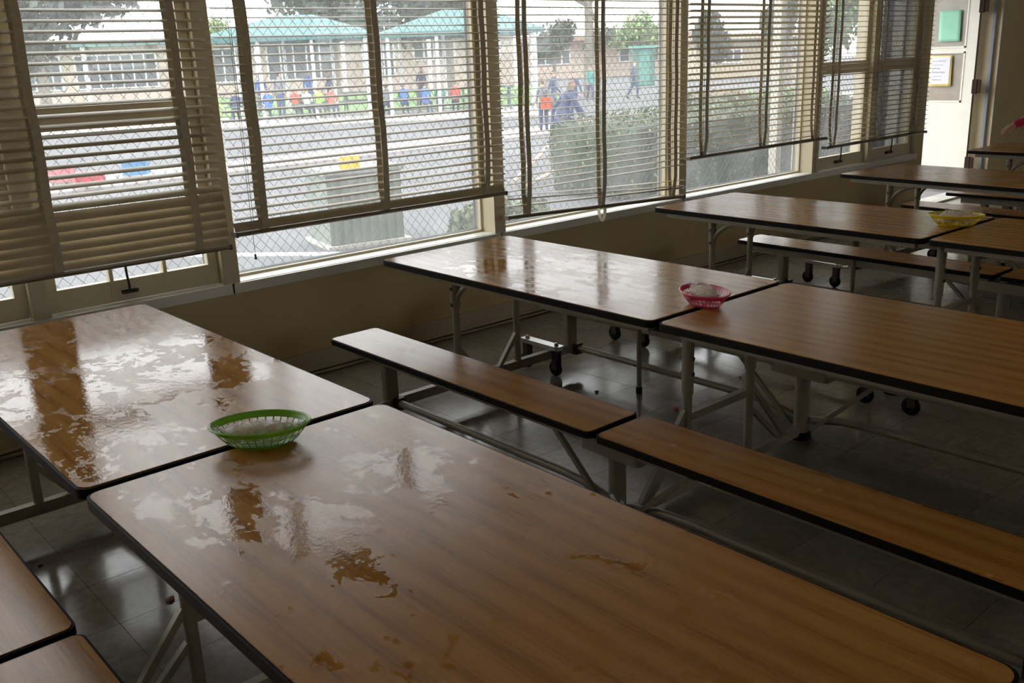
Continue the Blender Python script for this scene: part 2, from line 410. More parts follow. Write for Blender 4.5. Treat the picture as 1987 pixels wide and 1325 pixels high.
# ------------------------------------------------------------------ venetian blinds
YB = -0.072; SW = 0.05; SP = 0.0443
def slat_mesh(L):
    mb = MB(); n = 6; top = []; bot = []
    for i in range(n+1):
        t = -1+2*i/n; y = t*SW/2; z = 0.0042*(1-t*t)
        top.append((y, z+0.0007)); bot.append((y, z-0.0007))
    prof = top+bot[::-1]; N = len(prof)
    vs = []
    for (x, sh_) in ((-L/2, 0.0), (L/2, 0.0)):
        vs += [(x, y, z) for y, z in prof]
    fs = [(i, (i+1) % N, N+(i+1) % N, N+i) for i in range(N)]
    for e in (0, N):
        for i in range(n): fs.append((e+i, e+i+1, e+N-2-i, e+N-1-i))
    mb._add(vs, fs); return mb.mesh('slat', M_SLAT, True)
def blind(x0, x1, zb, tilt, tapes, label, closed=0, droop=False, zr=None, cord=None, ztop=2.70):
    L = x1-x0; root = empty('venetian_blind', ((x0+x1)/2, YB, 0))
    tag(root, label, 'window blind', 'venetian blinds on the window wall')
    me = slat_mesh(L); cx = (x0+x1)/2
    MB().box(-L/2, L/2, -0.028, 0.028, ztop-0.045, ztop).build('head_rail', M_RAIL, root)
    z = zb+0.035; k = 0
    while z < ztop-0.06:
        if k < closed:
            a = math.radians(62-random.uniform(0, 6)); zz = z
        elif k == closed and closed > 1: a = math.radians(34); zz = z
        else: a = math.radians(tilt+random.uniform(-1.2, 1.2)); zz = z
        ry = random.uniform(-.0012, .0012)
        if droop and k < 3:
            ry = (0.045, 0.062, 0.05)[k]; zz = (0.715, 0.745, 0.775)[k]; a = math.radians((6, 2, -4)[k])
        elif droop: ry += 0.0
        place(me, 'slat', root, (random.uniform(-.003, .003), 0, zz), (a, ry, 0))
        z += SP; k += 1
    # bottom rail
    zr = zr or (zb, zb)
    br = MB(); br.tube([(-L/2, 0, zr[0]), (0, 0, (zr[0]+zr[1])/2), (L/2, 0, zr[1])], 0.028, 10, 0.014)
    br.build('bottom_rail', M_RAIL, root, True)
    for s_ in (-1, 1):
        zz = zr[0] if s_ < 0 else zr[1]
        MB().box(s_*L/2-0.006, s_*L/2+0.006, -0.03, 0.03, zz-0.013, zz+0.013).build('rail_cap', plain('rail_cap_brown', (0.10, 0.075, 0.05), 0.5), root)
    for tx in tapes:
        x = tx-cx; fz = zr[0]+(zr[1]-zr[0])*(x+L/2)/L
        for yy, nm in ((-0.030, 'front_tape'), (0.030, 'rear_tape')):
            t = MB(); hw = 0.019; n = 12; dx = 0.0
            pts = [(x+0.004*math.sin(i*1.9+tx), yy*(1 if i else 0.4), fz-0.012+(ztop-fz)*i/n) for i in range(n+1)]
            for i in range(n):
                p, q = pts[i], pts[i+1]
                t._add([(p[0]-hw, p[1]-.0008, p[2]), (p[0]+hw, p[1]-.0008, p[2]), (q[0]+hw, q[1]-.0008, q[2]), (q[0]-hw, q[1]-.0008, q[2]),
                        (p[0]-hw, p[1]+.0008, p[2]), (p[0]+hw, p[1]+.0008, p[2]), (q[0]+hw, q[1]+.0008, q[2]), (q[0]-hw, q[1]+.0008, q[2])],
                       [(0,1,2,3),(7,6,5,4),(0,4,5,1),(3,2,6,7),(0,3,7,4),(1,5,6,2)])
            t.build(nm, M_TAPE, root)
        if droop and abs(tx-4.62) < 0.1:
            lp = MB(); pts = [(x+0.02*0, -0.03*math.cos(i*PI/10), fz-0.012-0.085*math.sin(i*PI/10)) for i in range(11)]
            lp.tube(pts, 0.014, 4, 0.0012, up=(1, 0, 0)); lp.build('tape_loop', M_TAPE, root)
        if tapes.index(tx) in (0, len(tapes)-1) or True:
            c = MB(); c.tube([(x, 0.002, fz), (x, 0.002, ztop-0.03)], 0.0012, 4); c.build('ladder_cord', M_TAPE, root)
    if cord:
        c = MB(); x = cord[0]-cx
        c.tube([(x-0.004, -0.036, cord[1]), (x-0.006, -0.037, 1.5), (x-0.003, -0.036, ztop-0.03)], 0.0014, 5)
        c.tube([(x+0.008, -0.036, cord[1]+0.12), (x+0.004, -0.037, 1.5), (x+0.009, -0.036, ztop-0.03)], 0.0014, 5)
        co_ = c.build('lift_cord', plain('cord_cotton', (0.45, 0.40, 0.31), 0.8), root)
        tb = MB(); tb.lathe([(0.002, 0.03), (0.006, 0.022), (0.0045, 0.012), (0.0085, 0.0)], (x-0.004, -0.036, cord[1]-0.03), 8)
        tb.build('tassel', M_DARK, co_, True)
    return root
blind(0.02, 1.86, 0.79, 17, (0.30, 1.03, 1.70), 'leftmost venetian blind, its lowest slats shut flat', closed=6)
blind(1.90, 3.725, 0.845, 9, (2.065, 2.83, 3.58), 'venetian blind in front of the utility box, with cord and tassel at its left end', closed=1, cord=(1.985, 0.74))
blind(3.735, 5.50, 0.68, -1, (3.92, 4.62, 5.38), 'venetian blind with a sagging crooked bottom rail and tape loop', droop=True, zr=(0.685, 0.612), cord=None)
blind(5.56, 7.45, 0.885, -17, (5.745, 6.515, 7.28), 'venetian blind with slats tilted up, fourth from the left')
blind(7.47, 9.30, 0.80, 1, (7.585, 8.36, 9.14), 'farthest venetian blind, right beside the open door')

# ------------------------------------------------------------------ door at the end of the window wall
XD = 10.82
dr = empty('door_1', (XD, 0.14, 0)); struct(dr, 'cream outward-swung door leaf with two glass lights and papers')
lf = MB(); t0, t1 = -0.022, 0.022; yw = 0.98
lf.box(t0, t1, 0, 0.115, 0.02, 2.25); lf.box(t0, t1, yw-0.115, yw, 0.02, 2.25)
lf.box(t0, t1, 0.115, yw-0.115, 0.02, 1.0); lf.box(t0, t1, 0.115, yw-0.115, 1.545, 1.585); lf.box(t0, t1, 0.115, yw-0.115, 2.13, 2.25)
M_DOOR = plain('door_paint', (0.80, 0.77, 0.66), 0.4, var=0.03)
lf.build('leaf', M_DOOR, dr)
bd = MB()
for za, zb in ((1.0, 1.545), (1.585, 2.13)):
    for q in ((0.115, 0.133, za, zb), (yw-0.133, yw-0.115, za, zb), (0.115, yw-0.115, za, za+0.018), (0.115, yw-0.115, zb-0.018, zb)):
        bd.box(-0.030, -0.018, *q)
bd.build('glazing_bead', M_DOOR, dr)
for za, zb in ((1.0, 1.545), (1.585, 2.13)):
    MB().box(-0.003, 0.003, 0.11, yw-0.11, za, zb).build('pane', plain('wired_glass_grey', (0.36, 0.32, 0.26), 0.2), dr)
MB().box(-0.021, 0.021, -0.0012, 0.0, 0.02, 2.25).build('hinge_edge', plain('brown_edge', (0.16, 0.10, 0.06), 0.5), dr)
for zc in (0.33, 1.17, 2.02):
    h_ = MB(); h_.box(-0.052, -0.020, -0.055, -0.001, zc-0.075, zc+0.075); h_.lathe([(0.013, -.078), (0.013, .078)], (-0.054, -0.052, zc), 10)
    h_.box(-0.060, -0.048, -0.10, -0.05, zc-0.072, zc+0.072)
    h_.build('hinge', plain('bronze', (0.035, 0.020, 0.012), 0.6, spec=0.1), dr, True)
# papers taped on the glass
gp = MB(); nseg = 6
def paper(name, y0, y1, z0, z1, x, mat, label, cat, tilt=0.0):
    mb = MB(); nx, nz = 6, 8
    vs = []
    for i in range(nz+1):
        for j in range(nx+1):
            y = y1+(y0-y1)*j/nx; z = z1+(z0-z1)*i/nz
            vs.append((x-0.002-0.006*abs(math.sin(j*1.3+i*0.5))*(i/nz), y+tilt*(z-z1), z))
    fs = [(i*(nx+1)+j, i*(nx+1)+j+1, (i+1)*(nx+1)+j+1, (i+1)*(nx+1)+j) for i in range(nz) for j in range(nx)]
    mb._add(vs, fs); me = mb.mesh(name, mat, True)
    o = place(me, name); md = o.modifiers.new('thickness', 'SOLIDIFY'); md.thickness = 0.0006; md.offset = 0
    if label: tag(o, label, cat)
    return o
PX = XD-0.032
g1, g2 = 0.32, 0.575
paper('paper_sheet', 0.335, 0.575, 1.655, 1.985, PX, plain('mint_paper', (0.36, 0.74, 0.54), 0.7, var=0.03), 'blank mint green sheet taped to the upper door glass', 'paper', 0.03)
nt_ = paper('paper_notice', 0.392, 0.642, 1.175, 1.51, PX, plain('yellow_paper', (0.90, 0.74, 0.22), 0.7, var=0.03), 'white typed notice with yellow border on the lower door glass', 'paper', 0.03)
def flat(parent, name, y0, y1, z0, z1, x, mat):
    return MB().box(x-0.0004, x+0.0004, y0, y1, z0, z1).build(name, mat, parent)
flat(nt_, 'white_sheet', 0.407, 0.628, 1.20, 1.497, PX-0.011, plain('white_paper', (0.80, 0.80, 0.86), 0.7, var=0.02))
def text(body, size, loc, parent, mat, name='lettering', rot=(PI/2, 0, -PI/2), ext=0.0003):
    cu = bpy.data.curves.new(name, 'FONT'); cu.body = body; cu.size = size; cu.extrude = ext; cu.align_x = 'LEFT'; cu.resolution_u = 2
    to = bpy.data.objects.new(name+'_t', cu); COL.objects.link(to)
    dg = bpy.context.evaluated_depsgraph_get(); me = bpy.data.meshes.new_from_object(to.evaluated_get(dg))
    bpy.data.objects.remove(to); me.materials.clear(); me.materials.append(mat)
    o = place(me, name, parent, loc, rot); return o
# only some lines of the notice can be read; the others are word-shaped strokes
INK = plain('grey_ink', (0.28, 0.28, 0.36), 0.8)
for i, ln in enumerate((None, None, 'staff only', 'Parents please', None, 'Thank you')):
    zl = 1.445-0.041*i; sl_ = 0.03*(zl-1.51)
    if ln: text(ln, 0.026, (PX-0.0125, 0.612+sl_, zl), nt_, INK, 'lettering', (PI/2, 0, -PI/2))
    else:
        st = MB(); y = 0.612+sl_; rr = random.Random(i)
        for _ in range((16, 13, 0, 0, 12)[i]):
            wd_ = rr.uniform(.005, .009); hh = rr.choice((.010, .012, .017))
            st.box(PX-0.0129, PX-0.0121, y-wd_*.7, y, zl, zl+hh*.55); y -= wd_+0.0028
        so = st.build('ink_stroke', INK, nt_); so['kind'] = 'stuff'
fr = MB()
fr.box(10.955, 10.985, 0.02, WT+0.02, 0, 2.35); fr.box(XE, 10.985, 0.02, WT+0.02, 2.27, 2.35); fr.box(XE, XE+0.03, 0.0, WT+0.02, 0, 2.35)
f1 = struct(fr.build('trim_1', M_TRIM), 'cream door jamb')
cs = MB(); cs.box(10.985, 11.10, -0.028, 0.02, 0, 2.45); cs.box(11.10, 11.125, -0.018, 0.0, 0, 2.45); cs.box(XE-.02, 10.985, -0.028, 0.02, 2.35, 2.45)
struct(cs.build('trim_2', M_TRIM), 'cream door casing on the hall side')
ms = MB(); ms.box(10.928, 10.956, 0.02, 0.05, 0, 2.3)
o = ms.build('weather_strip', plain('aluminium_strip', (0.30, 0.33, 0.39), 0.6, spec=0.2), f1)
for i in range(12): MB().lathe([(0.004, -0.002), (0.004, 0.0)], (10.942, 0.019, 0.1+i*0.19), 8, 'y').build('screw', M_DARK, f1)
th = MB(); th.box(XE, 10.985, 0.0, 0.24, -0.02, 0.018); struct(th.build('trim_3', plain('threshold_concrete', (0.62, 0.6, 0.55), 0.6)), 'pale threshold under the open door')

# ------------------------------------------------------------------ folding bench tables
TW, TL, GAP, TH, BH = 0.8154, 1.7183, 0.03, 0.74, 0.41
def slab(parent, name, x0, x1, y0, y1, ztop, mat, r=0.03, th=0.028):
    t = MB().rrect(x0+.004, x1-.004, y0+.004, y1-.004, ztop-0.02, ztop, r).build(name, mat, parent)
    cy = y1
    e = MB().rrect(x0-.003, x1+.003, y0-.003, y1+.003, ztop-th, ztop-0.0025, r+.004).build('edge_band', M_BLACK, t, True)
    return t
def arc(p, q, c, n=6):
    p, q, c = Vector(p), Vector(q), Vector(c)
    return [p*(1-t)**2+c*2*t*(1-t)+q*t*t for t in [i/n for i in range(n+1)]]
def make_unit():
    u = empty('folding_bench_table')
    y_a, y_b, y_c = 0, -TL, -TL-GAP; y_d = -2*TL-GAP
    for (y1, y0) in ((y_a, y_b), (y_c, y_d)):
        # each half is modelled about its own wall-side edge so grain and wet marks sit on it
        t = slab(u, 'tabletop', -TW/2, TW/2, y0-y1, 0, TH, M_WOOD); t.location = (0, y1, 0)
        for bx in (-0.60, 0.585):
            s = slab(u, 'bench_seat', bx-0.132, bx+0.132, y0-y1, 0, BH, M_BENCH, 0.025, 0.026); s.location = (0, y1, 0)
            ap = MB(); ap.box(bx-0.045, bx+0.045, y0+0.06, y1-0.10, BH-0.088, BH-0.026)
            ap.build('bench_apron', M_STEEL, u)
        for sx in (-1, 1): MB().box(sx*0.33-0.02, sx*0.33+0.02, y0+0.06, y1-0.06, TH-0.062, TH-0.028).build('table_apron', M_STEEL, u)
    ends = (-0.29, y_d+0.29); ym = -TL-GAP/2
    for e, ye in enumerate(ends):
        sgn = -1 if e == 0 else 1       # towards the middle of the table
        MB().box(-0.62, 0.62, ye-0.018, ye+0.018, 0.10, 0.145).build('floor_rail', M_STEEL, u)
        for bx in (-0.60, 0.585):
            MB().rrect(bx-0.035, bx+0.035, ye-0.025, ye+0.025, 0.10, BH-0.06, 0.015).build('bench_post', M_STEEL, u, True)
            MB().tube([(bx+0.02, ye+sgn*0.03, 0.125), (bx+0.02, ym-sgn*0.30, 0.125), (bx+0.02, ym-sgn*0.18, 0.118), (bx+0.02, ym-sgn*0.03, 0.085)], 0.017, 10).build('stretcher', M_STEEL, u, True)
            MB().box(bx-0.005, bx+0.045, ye+sgn*0.03-0.02, ye+sgn*0.03+0.02, 0.09, 0.15).build('stretcher_bracket', M_DARK, u)
        for lx in (-0.19, 0.20):
            lg = MB(); lg.tube([(lx, ye, 0.13), (lx, ye, TH-0.035)], 0.018, 12); lg.tube([(lx, ye, 0.50), (lx, ye, TH-0.04)], 0.023, 12)
            l = lg.build('leg', M_STEEL, u, True)
            MB().tube(arc((lx, ye, 0.49), (lx, ye+sgn*0.24, TH-0.075), (lx, ye+sgn*0.02, TH-0.10), 10), 0.013, 8).build('leg_brace', M_STEEL, l, True)
            sg = 1 if lx < 0 else -1
            MB().tube([(lx, ye, 0.30), (lx+sg*0.13, ye, 0.135)], 0.011, 4).build('knee_brace', M_STEEL, l)
            for zz in (0.52, 0.60): MB().lathe([(0.009, -.026), (0.009, .026)], (lx, ye, zz), 8, 'x').build('bolt', M_DARK, l)
    # middle frame under the split
    for lx in (-0.21, 0.19):
        lg = MB(); lg.tube([(lx, ym, 0.03), (lx, ym, TH-0.035)], 0.018, 12); lg.tube([(lx, ym, 0.42), (lx, ym, TH-0.04)], 0.023, 12)
        l = lg.build('leg', M_STEEL, u, True)
        for zz in (0.50, 0.56): MB().lathe([(0.009, -.027), (0.009, .027)], (lx, ym, zz), 8, 'y').build('bolt', M_DARK, l)
    MB().tube([(-0.21, ym, 0.325), (0.19, ym, 0.325)], 0.015, 4).build('cross_bar', M_STEEL, u)
    MB().box(-0.60, 0.60, ym-0.016, ym+0.016, 0.022, 0.058).build('floor_rail', M_STEEL, u)
    for (xa, za, xb, zb) in ((0.20, 0.35, 0.46, 0.05), (0.20, 0.25, 0.42, 0.05), (-0.22, 0.35, -0.47, 0.05), (-0.22, 0.25, -0.43, 0.05)):
        MB().tube([(xa, ym+0.004, za), (xb, ym+0.004, zb)], 0.010, 4).build('diagonal_brace', M_STEEL, u)
    for bx in (-0.60, 0.585):
        MB().tube([(bx, ym, 0.03), (bx, ym, BH-0.05)], 0.032, 14).build('bench_post', M_STEEL, u, True)
        MB().rrect(bx-0.05, bx+0.05, ym-0.14, ym+0.14, BH-0.115, BH-0.06, 0.02).build('hinge_plate', M_STEEL, u, True)
        MB().lathe([(0.042, 0.0), (0.046, 0.006), (0.046, 0.022), (0.036, 0.034)], (bx, ym, 0), 14).build('rubber_foot', M_BLACK, u, True)
        for s_ in (-1, 1):
            MB().tube([(bx, ym+s_*0.34, BH-0.085), (bx, ym+s_*0.05, 0.05)], 0.009, 4).build('diagonal_brace', M_STEEL, u)
    for yy in (-0.83,):
        for bx in (0.54,):
            l = MB().tube([(bx, yy, 0.03), (bx, yy, BH-0.03)], 0.013, 10).build('bench_leg', M_STEEL, u, True)
            MB().lathe([(0.016, 0), (0.017, 0.03), (0.015, 0.034)], (bx, yy, 0), 10).build('foot_cap', M_BLACK, l, True)
    # casters: plates lying along the table, two swivel wheels under each
    for (cx, cy) in ((0.445, -0.21), (-0.85, -0.21), (0.445, y_d+0.21), (-0.85, y_d+0.21), (-0.82, ym-0.10)):
        pm = MB(); pm.rrect(cx-0.028, cx+0.028, cy-0.15, cy+0.15, 0.150, 0.172, 0.02)
        if cx < -0.7: pm.tube(arc((cx, cy-0.13, 0.16), (-0.62, cy-0.10 if cy > ym+0.5 else cy+0.10, 0.135), (cx+0.02, cy-0.2, 0.15)), 0.016, 8)
        pl = pm.build('caster_plate', M_CHROME, u, True)
        for s_ in (-0.115, 0.115): MB().lathe([(0.013, 0.172), (0.013, 0.182), (0.006, 0.188)], (cx, cy+s_, 0), 6).build('plate_nut', M_CHROME, pl)
        for s_ in (-0.115, 0.115):
            fk = MB()
            for q in (-1, 1): fk.box(cx+q*0.017-0.002, cx+q*0.017+0.002, cy+s_-0.018, cy+s_+0.02, 0.04, 0.135)
            fk.box(cx-0.02, cx+0.02, cy+s_-0.02, cy+s_+0.02, 0.130, 0.150)
            fk.build('caster_fork', M_DARK, pl)
            MB().lathe([(0.006, -0.013), (0.032, -0.013), (0.042, -0.008), (0.0435, 0), (0.042, 0.008), (0.032, 0.013), (0.006, 0.013)], (cx, cy+s_+0.008, 0.0435), 20, 'x').build('caster_wheel', M_BLACK, pl, True)
    return u
UA = make_unit()
units = {}
for k, (x0, y0, a, lab) in enumerate((
        (0.3453, -0.7442, 0.0049, 'nearest folding bench table, wet streaked top holding the green basket'),
        (2.3111, -0.7807, -0.0025, 'second folding bench table, with the pink basket on its split'),
        (4.3192, -0.7949, -0.0148, 'third folding bench table, with the yellow basket on its split'),
        (6.34, -0.875, -0.07, 'fourth folding bench table, bare top in front of the bright door'),
        (8.324, -0.93, 0.0, 'farthest folding bench table, under the reaching pink sleeve'))):
    u = UA if k == 0 else copy_tree(UA)
    u.location = (x0+math.cos(a)*TW/2, y0+math.sin(a)*TW/2, 0); u.rotation_euler = (0, 0, a)
    tag(u, lab, 'table', 'folding bench tables in a row'); units['ABCDE'[k]] = u
def own_mat(u, idx, mat):
    tops = sorted([c for c in u.children if c.name.startswith('tabletop')], key=lambda o: -o.location.y)
    t = tops[idx]; t.material_slots[0].link = 'OBJECT'; t.material_slots[0].material = mat
own_mat(units['A'], 0, M_WOODA1); own_mat(units['A'], 1, M_WOODA2); own_mat(units['B'], 0, M_WOODB1)
# stickers on the near bench apron of the second table
ub = units['B']
for (dy, w_, c, nm) in ((-2.06, 0.035, (0.30, 0.22, 0.18), 'tan'), (-2.10, 0.03, (0.05, 0.04, 0.04), 'black'), (-2.155, 0.05, (0.55, 0.5, 0.48), 'pale'), (-2.225, 0.07, (0.45, 0.33, 0.05), 'yellow')):
    MB().box(-0.6465, -0.645, dy-w_/2, dy+w_/2, BH-0.082, BH-0.035).build('sticker', plain('sticker_'+nm, c, 0.5), ub)['label'] = nm+' warning sticker'

# ------------------------------------------------------------------ baskets with wrapped food
def ell(a, b, t, pinch=0.10):
    c, s = math.cos(t), math.sin(t)
    return a*c, b*s*(1-pinch*c*c)
def basket(loc, rz, col, name, label, s=1.0, fill=1):
    root = empty('food_basket', loc, rz); tag(root, label, 'basket', 'oval plastic baskets on the tables')
    root.scale = (s, s, s)
    mt = plain(name, col, 0.3, var=0.04)
    A0, B0, A1, B1, HT = 0.080, 0.048, 0.132, 0.092, 0.058
    def at(t, h, off=0.0):
        k = h/HT; kk = k**0.75
        return Vector((*ell(A0+(A1-A0)*kk+off, B0+(B1-B0)*kk+off, t), h))
    N = 64
    rim = MB(); pts = [at(2*PI*i/N, HT) for i in range(N+1)]
    rim.tube(pts, 0.0042, 8, 0.0035, caps=False); rim.build('rim', mt, root, True)
    wl = MB()
    def band(h0, h1):
        n0 = len(wl.v); vs = []; fs = []
        for i in range(N):
            t = 2*PI*i/N
            for (h, o) in ((h0, 0), (h1, 0), (h1, -.0016), (h0, -.0016)): vs.append(at(t, h, o))
        for i in range(N):
            a, b = i*4, ((i+1) % N)*4
            for j in range(4): fs.append((a+j, b+j, b+(j+1) % 4, a+(j+1) % 4))
        wl._add(vs, fs)
    band(0.044, HT); band(0.0275, 0.0305); band(0.0, 0.012)
    for i in range(34):
        t = 2*PI*(i+.5)/34; d = 0.017
        p = [at(t-d, 0.011), at(t+d, 0.011), at(t+d*.8, 0.029), at(t-d*.8, 0.029), at(t+d*.8, 0.0445), at(t-d*.8, 0.0445)]
        q = [at(t-d, 0.011, -.0016), at(t+d, 0.011, -.0016), at(t+d*.8, 0.029, -.0016), at(t-d*.8, 0.029, -.0016), at(t+d*.8, 0.0445, -.0016), at(t-d*.8, 0.0445, -.0016)]
        wl._add(p+q, [(0,1,2,3),(3,2,4,5),(6,9,8,7),(9,11,10,8),(0,3,9,6),(3,5,11,9),(1,7,8,2),(2,8,10,4)])
    wl.build('lattice_wall', mt, root)
    bt = MB(); lp = [ell(A0, B0, 2*PI*i/N) for i in range(N)]; bt.prism(lp, 0.0, 0.003); bt.build('base', mt, root)
    return root
def wrapped(loc, rz, s, label, seed, tail=1.0, tall=0.03):
    root = empty('wrapped_snack', (loc[0], loc[1], loc[2]+0.008), rz); tag(root, label, 'food', 'film-wrapped snacks in the baskets')
    nu, nv = 40, 18; vs = []; fs = []
    for i in range(nu+1):
        u = -1+2*i/nu
        body = max(0.0, 1-(abs(u)/0.78)**3)**0.5 if abs(u) < 0.78 else 0
        tl = 0.32+0.25*(abs(u)-0.78)/0.22 if abs(u) > 0.7 else 0
        w = max(body, tl*0.75); h = max(body, 0.16)
        for j in range(nv):
            a = 2*PI*j/nv
            x = u*0.112*s; y = math.cos(a)*0.046*s*w; z = math.sin(a)*tall*s*h+tall*s*0.9+0.045*s*tail*max(0, abs(u)-0.62)**1.0
            nz = mnoise.noise(Vector((x*20+seed, y*75, z*75)))*0.011*s+mnoise.noise(Vector((x*55+seed, y*150, z*150)))*0.005*s
            vs.append((x+nz*0.6, y+nz, z+nz))
    for i in range(nu):
        for j in range(nv): fs.append((i*nv+j, i*nv+(j+1) % nv, (i+1)*nv+(j+1) % nv, (i+1)*nv+j))
    mb = MB(); mb._add(vs, fs); mb.build('plastic_wrap', M_FILM, root, False)
    fd = MB(); prof = [(0.001, -0.068), (0.6, -0.06), (0.85, -0.04), (1, 0), (0.88, 0.04), (0.6, 0.058), (0.001, 0.066)]
    vs = []; n = 14
    for (r, x) in prof:
        for j in range(n):
            a = 2*PI*j/n; vs.append((x*s*1.15, math.cos(a)*0.040*s*r, math.sin(a)*tall*0.8*s*r+tall*s*0.85))
    fd._add(vs, [(i*n+j, i*n+(j+1) % n, (i+1)*n+(j+1) % n, (i+1)*n+j) for i in range(len(prof)-1) for j in range(n)])
    fd.build('filling', plain('bread_tan', (0.62, 0.52, 0.34), 0.7), root, True)
    return root
GB = (0.788, -2.512); rg = math.radians(-37)
basket((GB[0], GB[1], TH), rg, (0.19, 0.46, 0.03), 'lime_plastic', 'lime green oval basket on the nearest table', 0.95)
wrapped((GB[0]-0.005, GB[1]-0.005, TH+0.003), rg+0.02, 1.02, 'film-wrapped snack lying in the lime green basket', 3, 1.0, 0.026)
PB = (2.615, -2.500); rp = math.radians(67)
basket((PB[0], PB[1], TH), rp, (0.62, 0.035, 0.10), 'raspberry_plastic', 'raspberry pink oval basket on the second table', 0.92)
wrapped((PB[0]+0.01, PB[1]+0.006, TH+0.004), rp+0.1, 0.84, 'crumpled film bag heaped in the raspberry pink basket', 9, 1.2, 0.042)
YBK = (4.74, -2.475); ry_ = math.radians(-62)
basket((YBK[0], YBK[1], TH), ry_, (0.72, 0.52, 0.015), 'yellow_plastic', 'yellow oval basket on the third table', 1.0)
wrapped((YBK[0], YBK[1]-0.003, TH+0.004), ry_, 0.95, 'pale film bag in the yellow basket', 15, 0.6, 0.038)

# scraps on the floor
def scrap(x, y, col, name, label, r, seed, flatk=0.35):
    mb = MB(); n, k = 9, 5; vs = []
    for i in range(k+1):
        th_ = PI*i/k
        for j in range(n):
            a = 2*PI*j/n; rr = r*(1+0.35*mnoise.noise(Vector((math.cos(a)*2+seed, math.sin(a)*2, th_))))
            vs.append((rr*math.sin(th_)*math.cos(a)*1.5, rr*math.sin(th_)*math.sin(a), r*flatk+r*flatk*math.cos(th_)))
    mb._add(vs, [(i*n+j, i*n+(j+1) % n, (i+1)*n+(j+1) % n, (i+1)*n+j) for i in range(k) for j in range(n)])
    o = mb.build('floor_scrap', plain(name, col, 0.6), None, True, (x, y, 0.0)); tag(o, label, 'scrap', 'food scraps on the floor'); o.rotation_euler[2] = seed
    return o
scrap(0.726, -1.811, (0.16, 0.02, 0.02), 'red_scrap', 'dark red food scrap on the floor under the nearest table', 0.014, 1)
scrap(3.20, -1.90, (0.75, 0.12, 0.10), 'pink_scrap', 'small coral pink scrap on the floor under the second table', 0.010, 2, 0.8)
for (px, py, r, sd, lb) in ((78, 1098, .007, 3, 'upper dark crumb on the shiny floor patch at far left'), (75, 1160, .008, 4, 'dark crumb beside the corner of the left bench'), (313, 1271, .007, 5, 'dark crumb near the brace of the nearest table leg'), (1158, 761, .008, 6, 'dark crumb on the bright floor patch under the second table'), (1436, 733, .006, 7, 'dark crumb behind the middle frame of the second table')):
    q = pixz(px, py); scrap(q.x, q.y, (0.05, 0.035, 0.03), 'dark_crumb', lb, r, sd, 0.6)

# ------------------------------------------------------------------ people
SKIN = plain('skin', (0.50, 0.30, 0.20), 0.55)
def skin_mesh(name, joints, edges, sub=1):
    'continuous body from a joint graph: Skin + Subdivision'
    me = bpy.data.meshes.new(name+'_graph'); names = list(joints)
    me.from_pydata([joints[n][0] for n in names], [(names.index(a), names.index(b)) for a, b in edges], [])
    o = bpy.data.objects.new(name+'_graph', me); COL.objects.link(o)
    o.modifiers.new('skin', 'SKIN'); sd = o.modifiers.new('sub', 'SUBSURF'); sd.levels = sub; sd.render_levels = sub
    bm = bmesh.new(); bm.from_mesh(me); ly = bm.verts.layers.skin.verify(); bm.verts.ensure_lookup_table()
    for i, n in enumerate(names):
        r = joints[n][1]; bm.verts[i][ly].radius = r if isinstance(r, tuple) else (r, r); bm.verts[i][ly].use_root = (n == 'pelvis')
    bm.to_mesh(me); bm.free()
    dg = bpy.context.evaluated_depsgraph_get(); res = bpy.data.meshes.new_from_object(o.evaluated_get(dg)); res.name = name
    bpy.data.objects.remove(o); return res
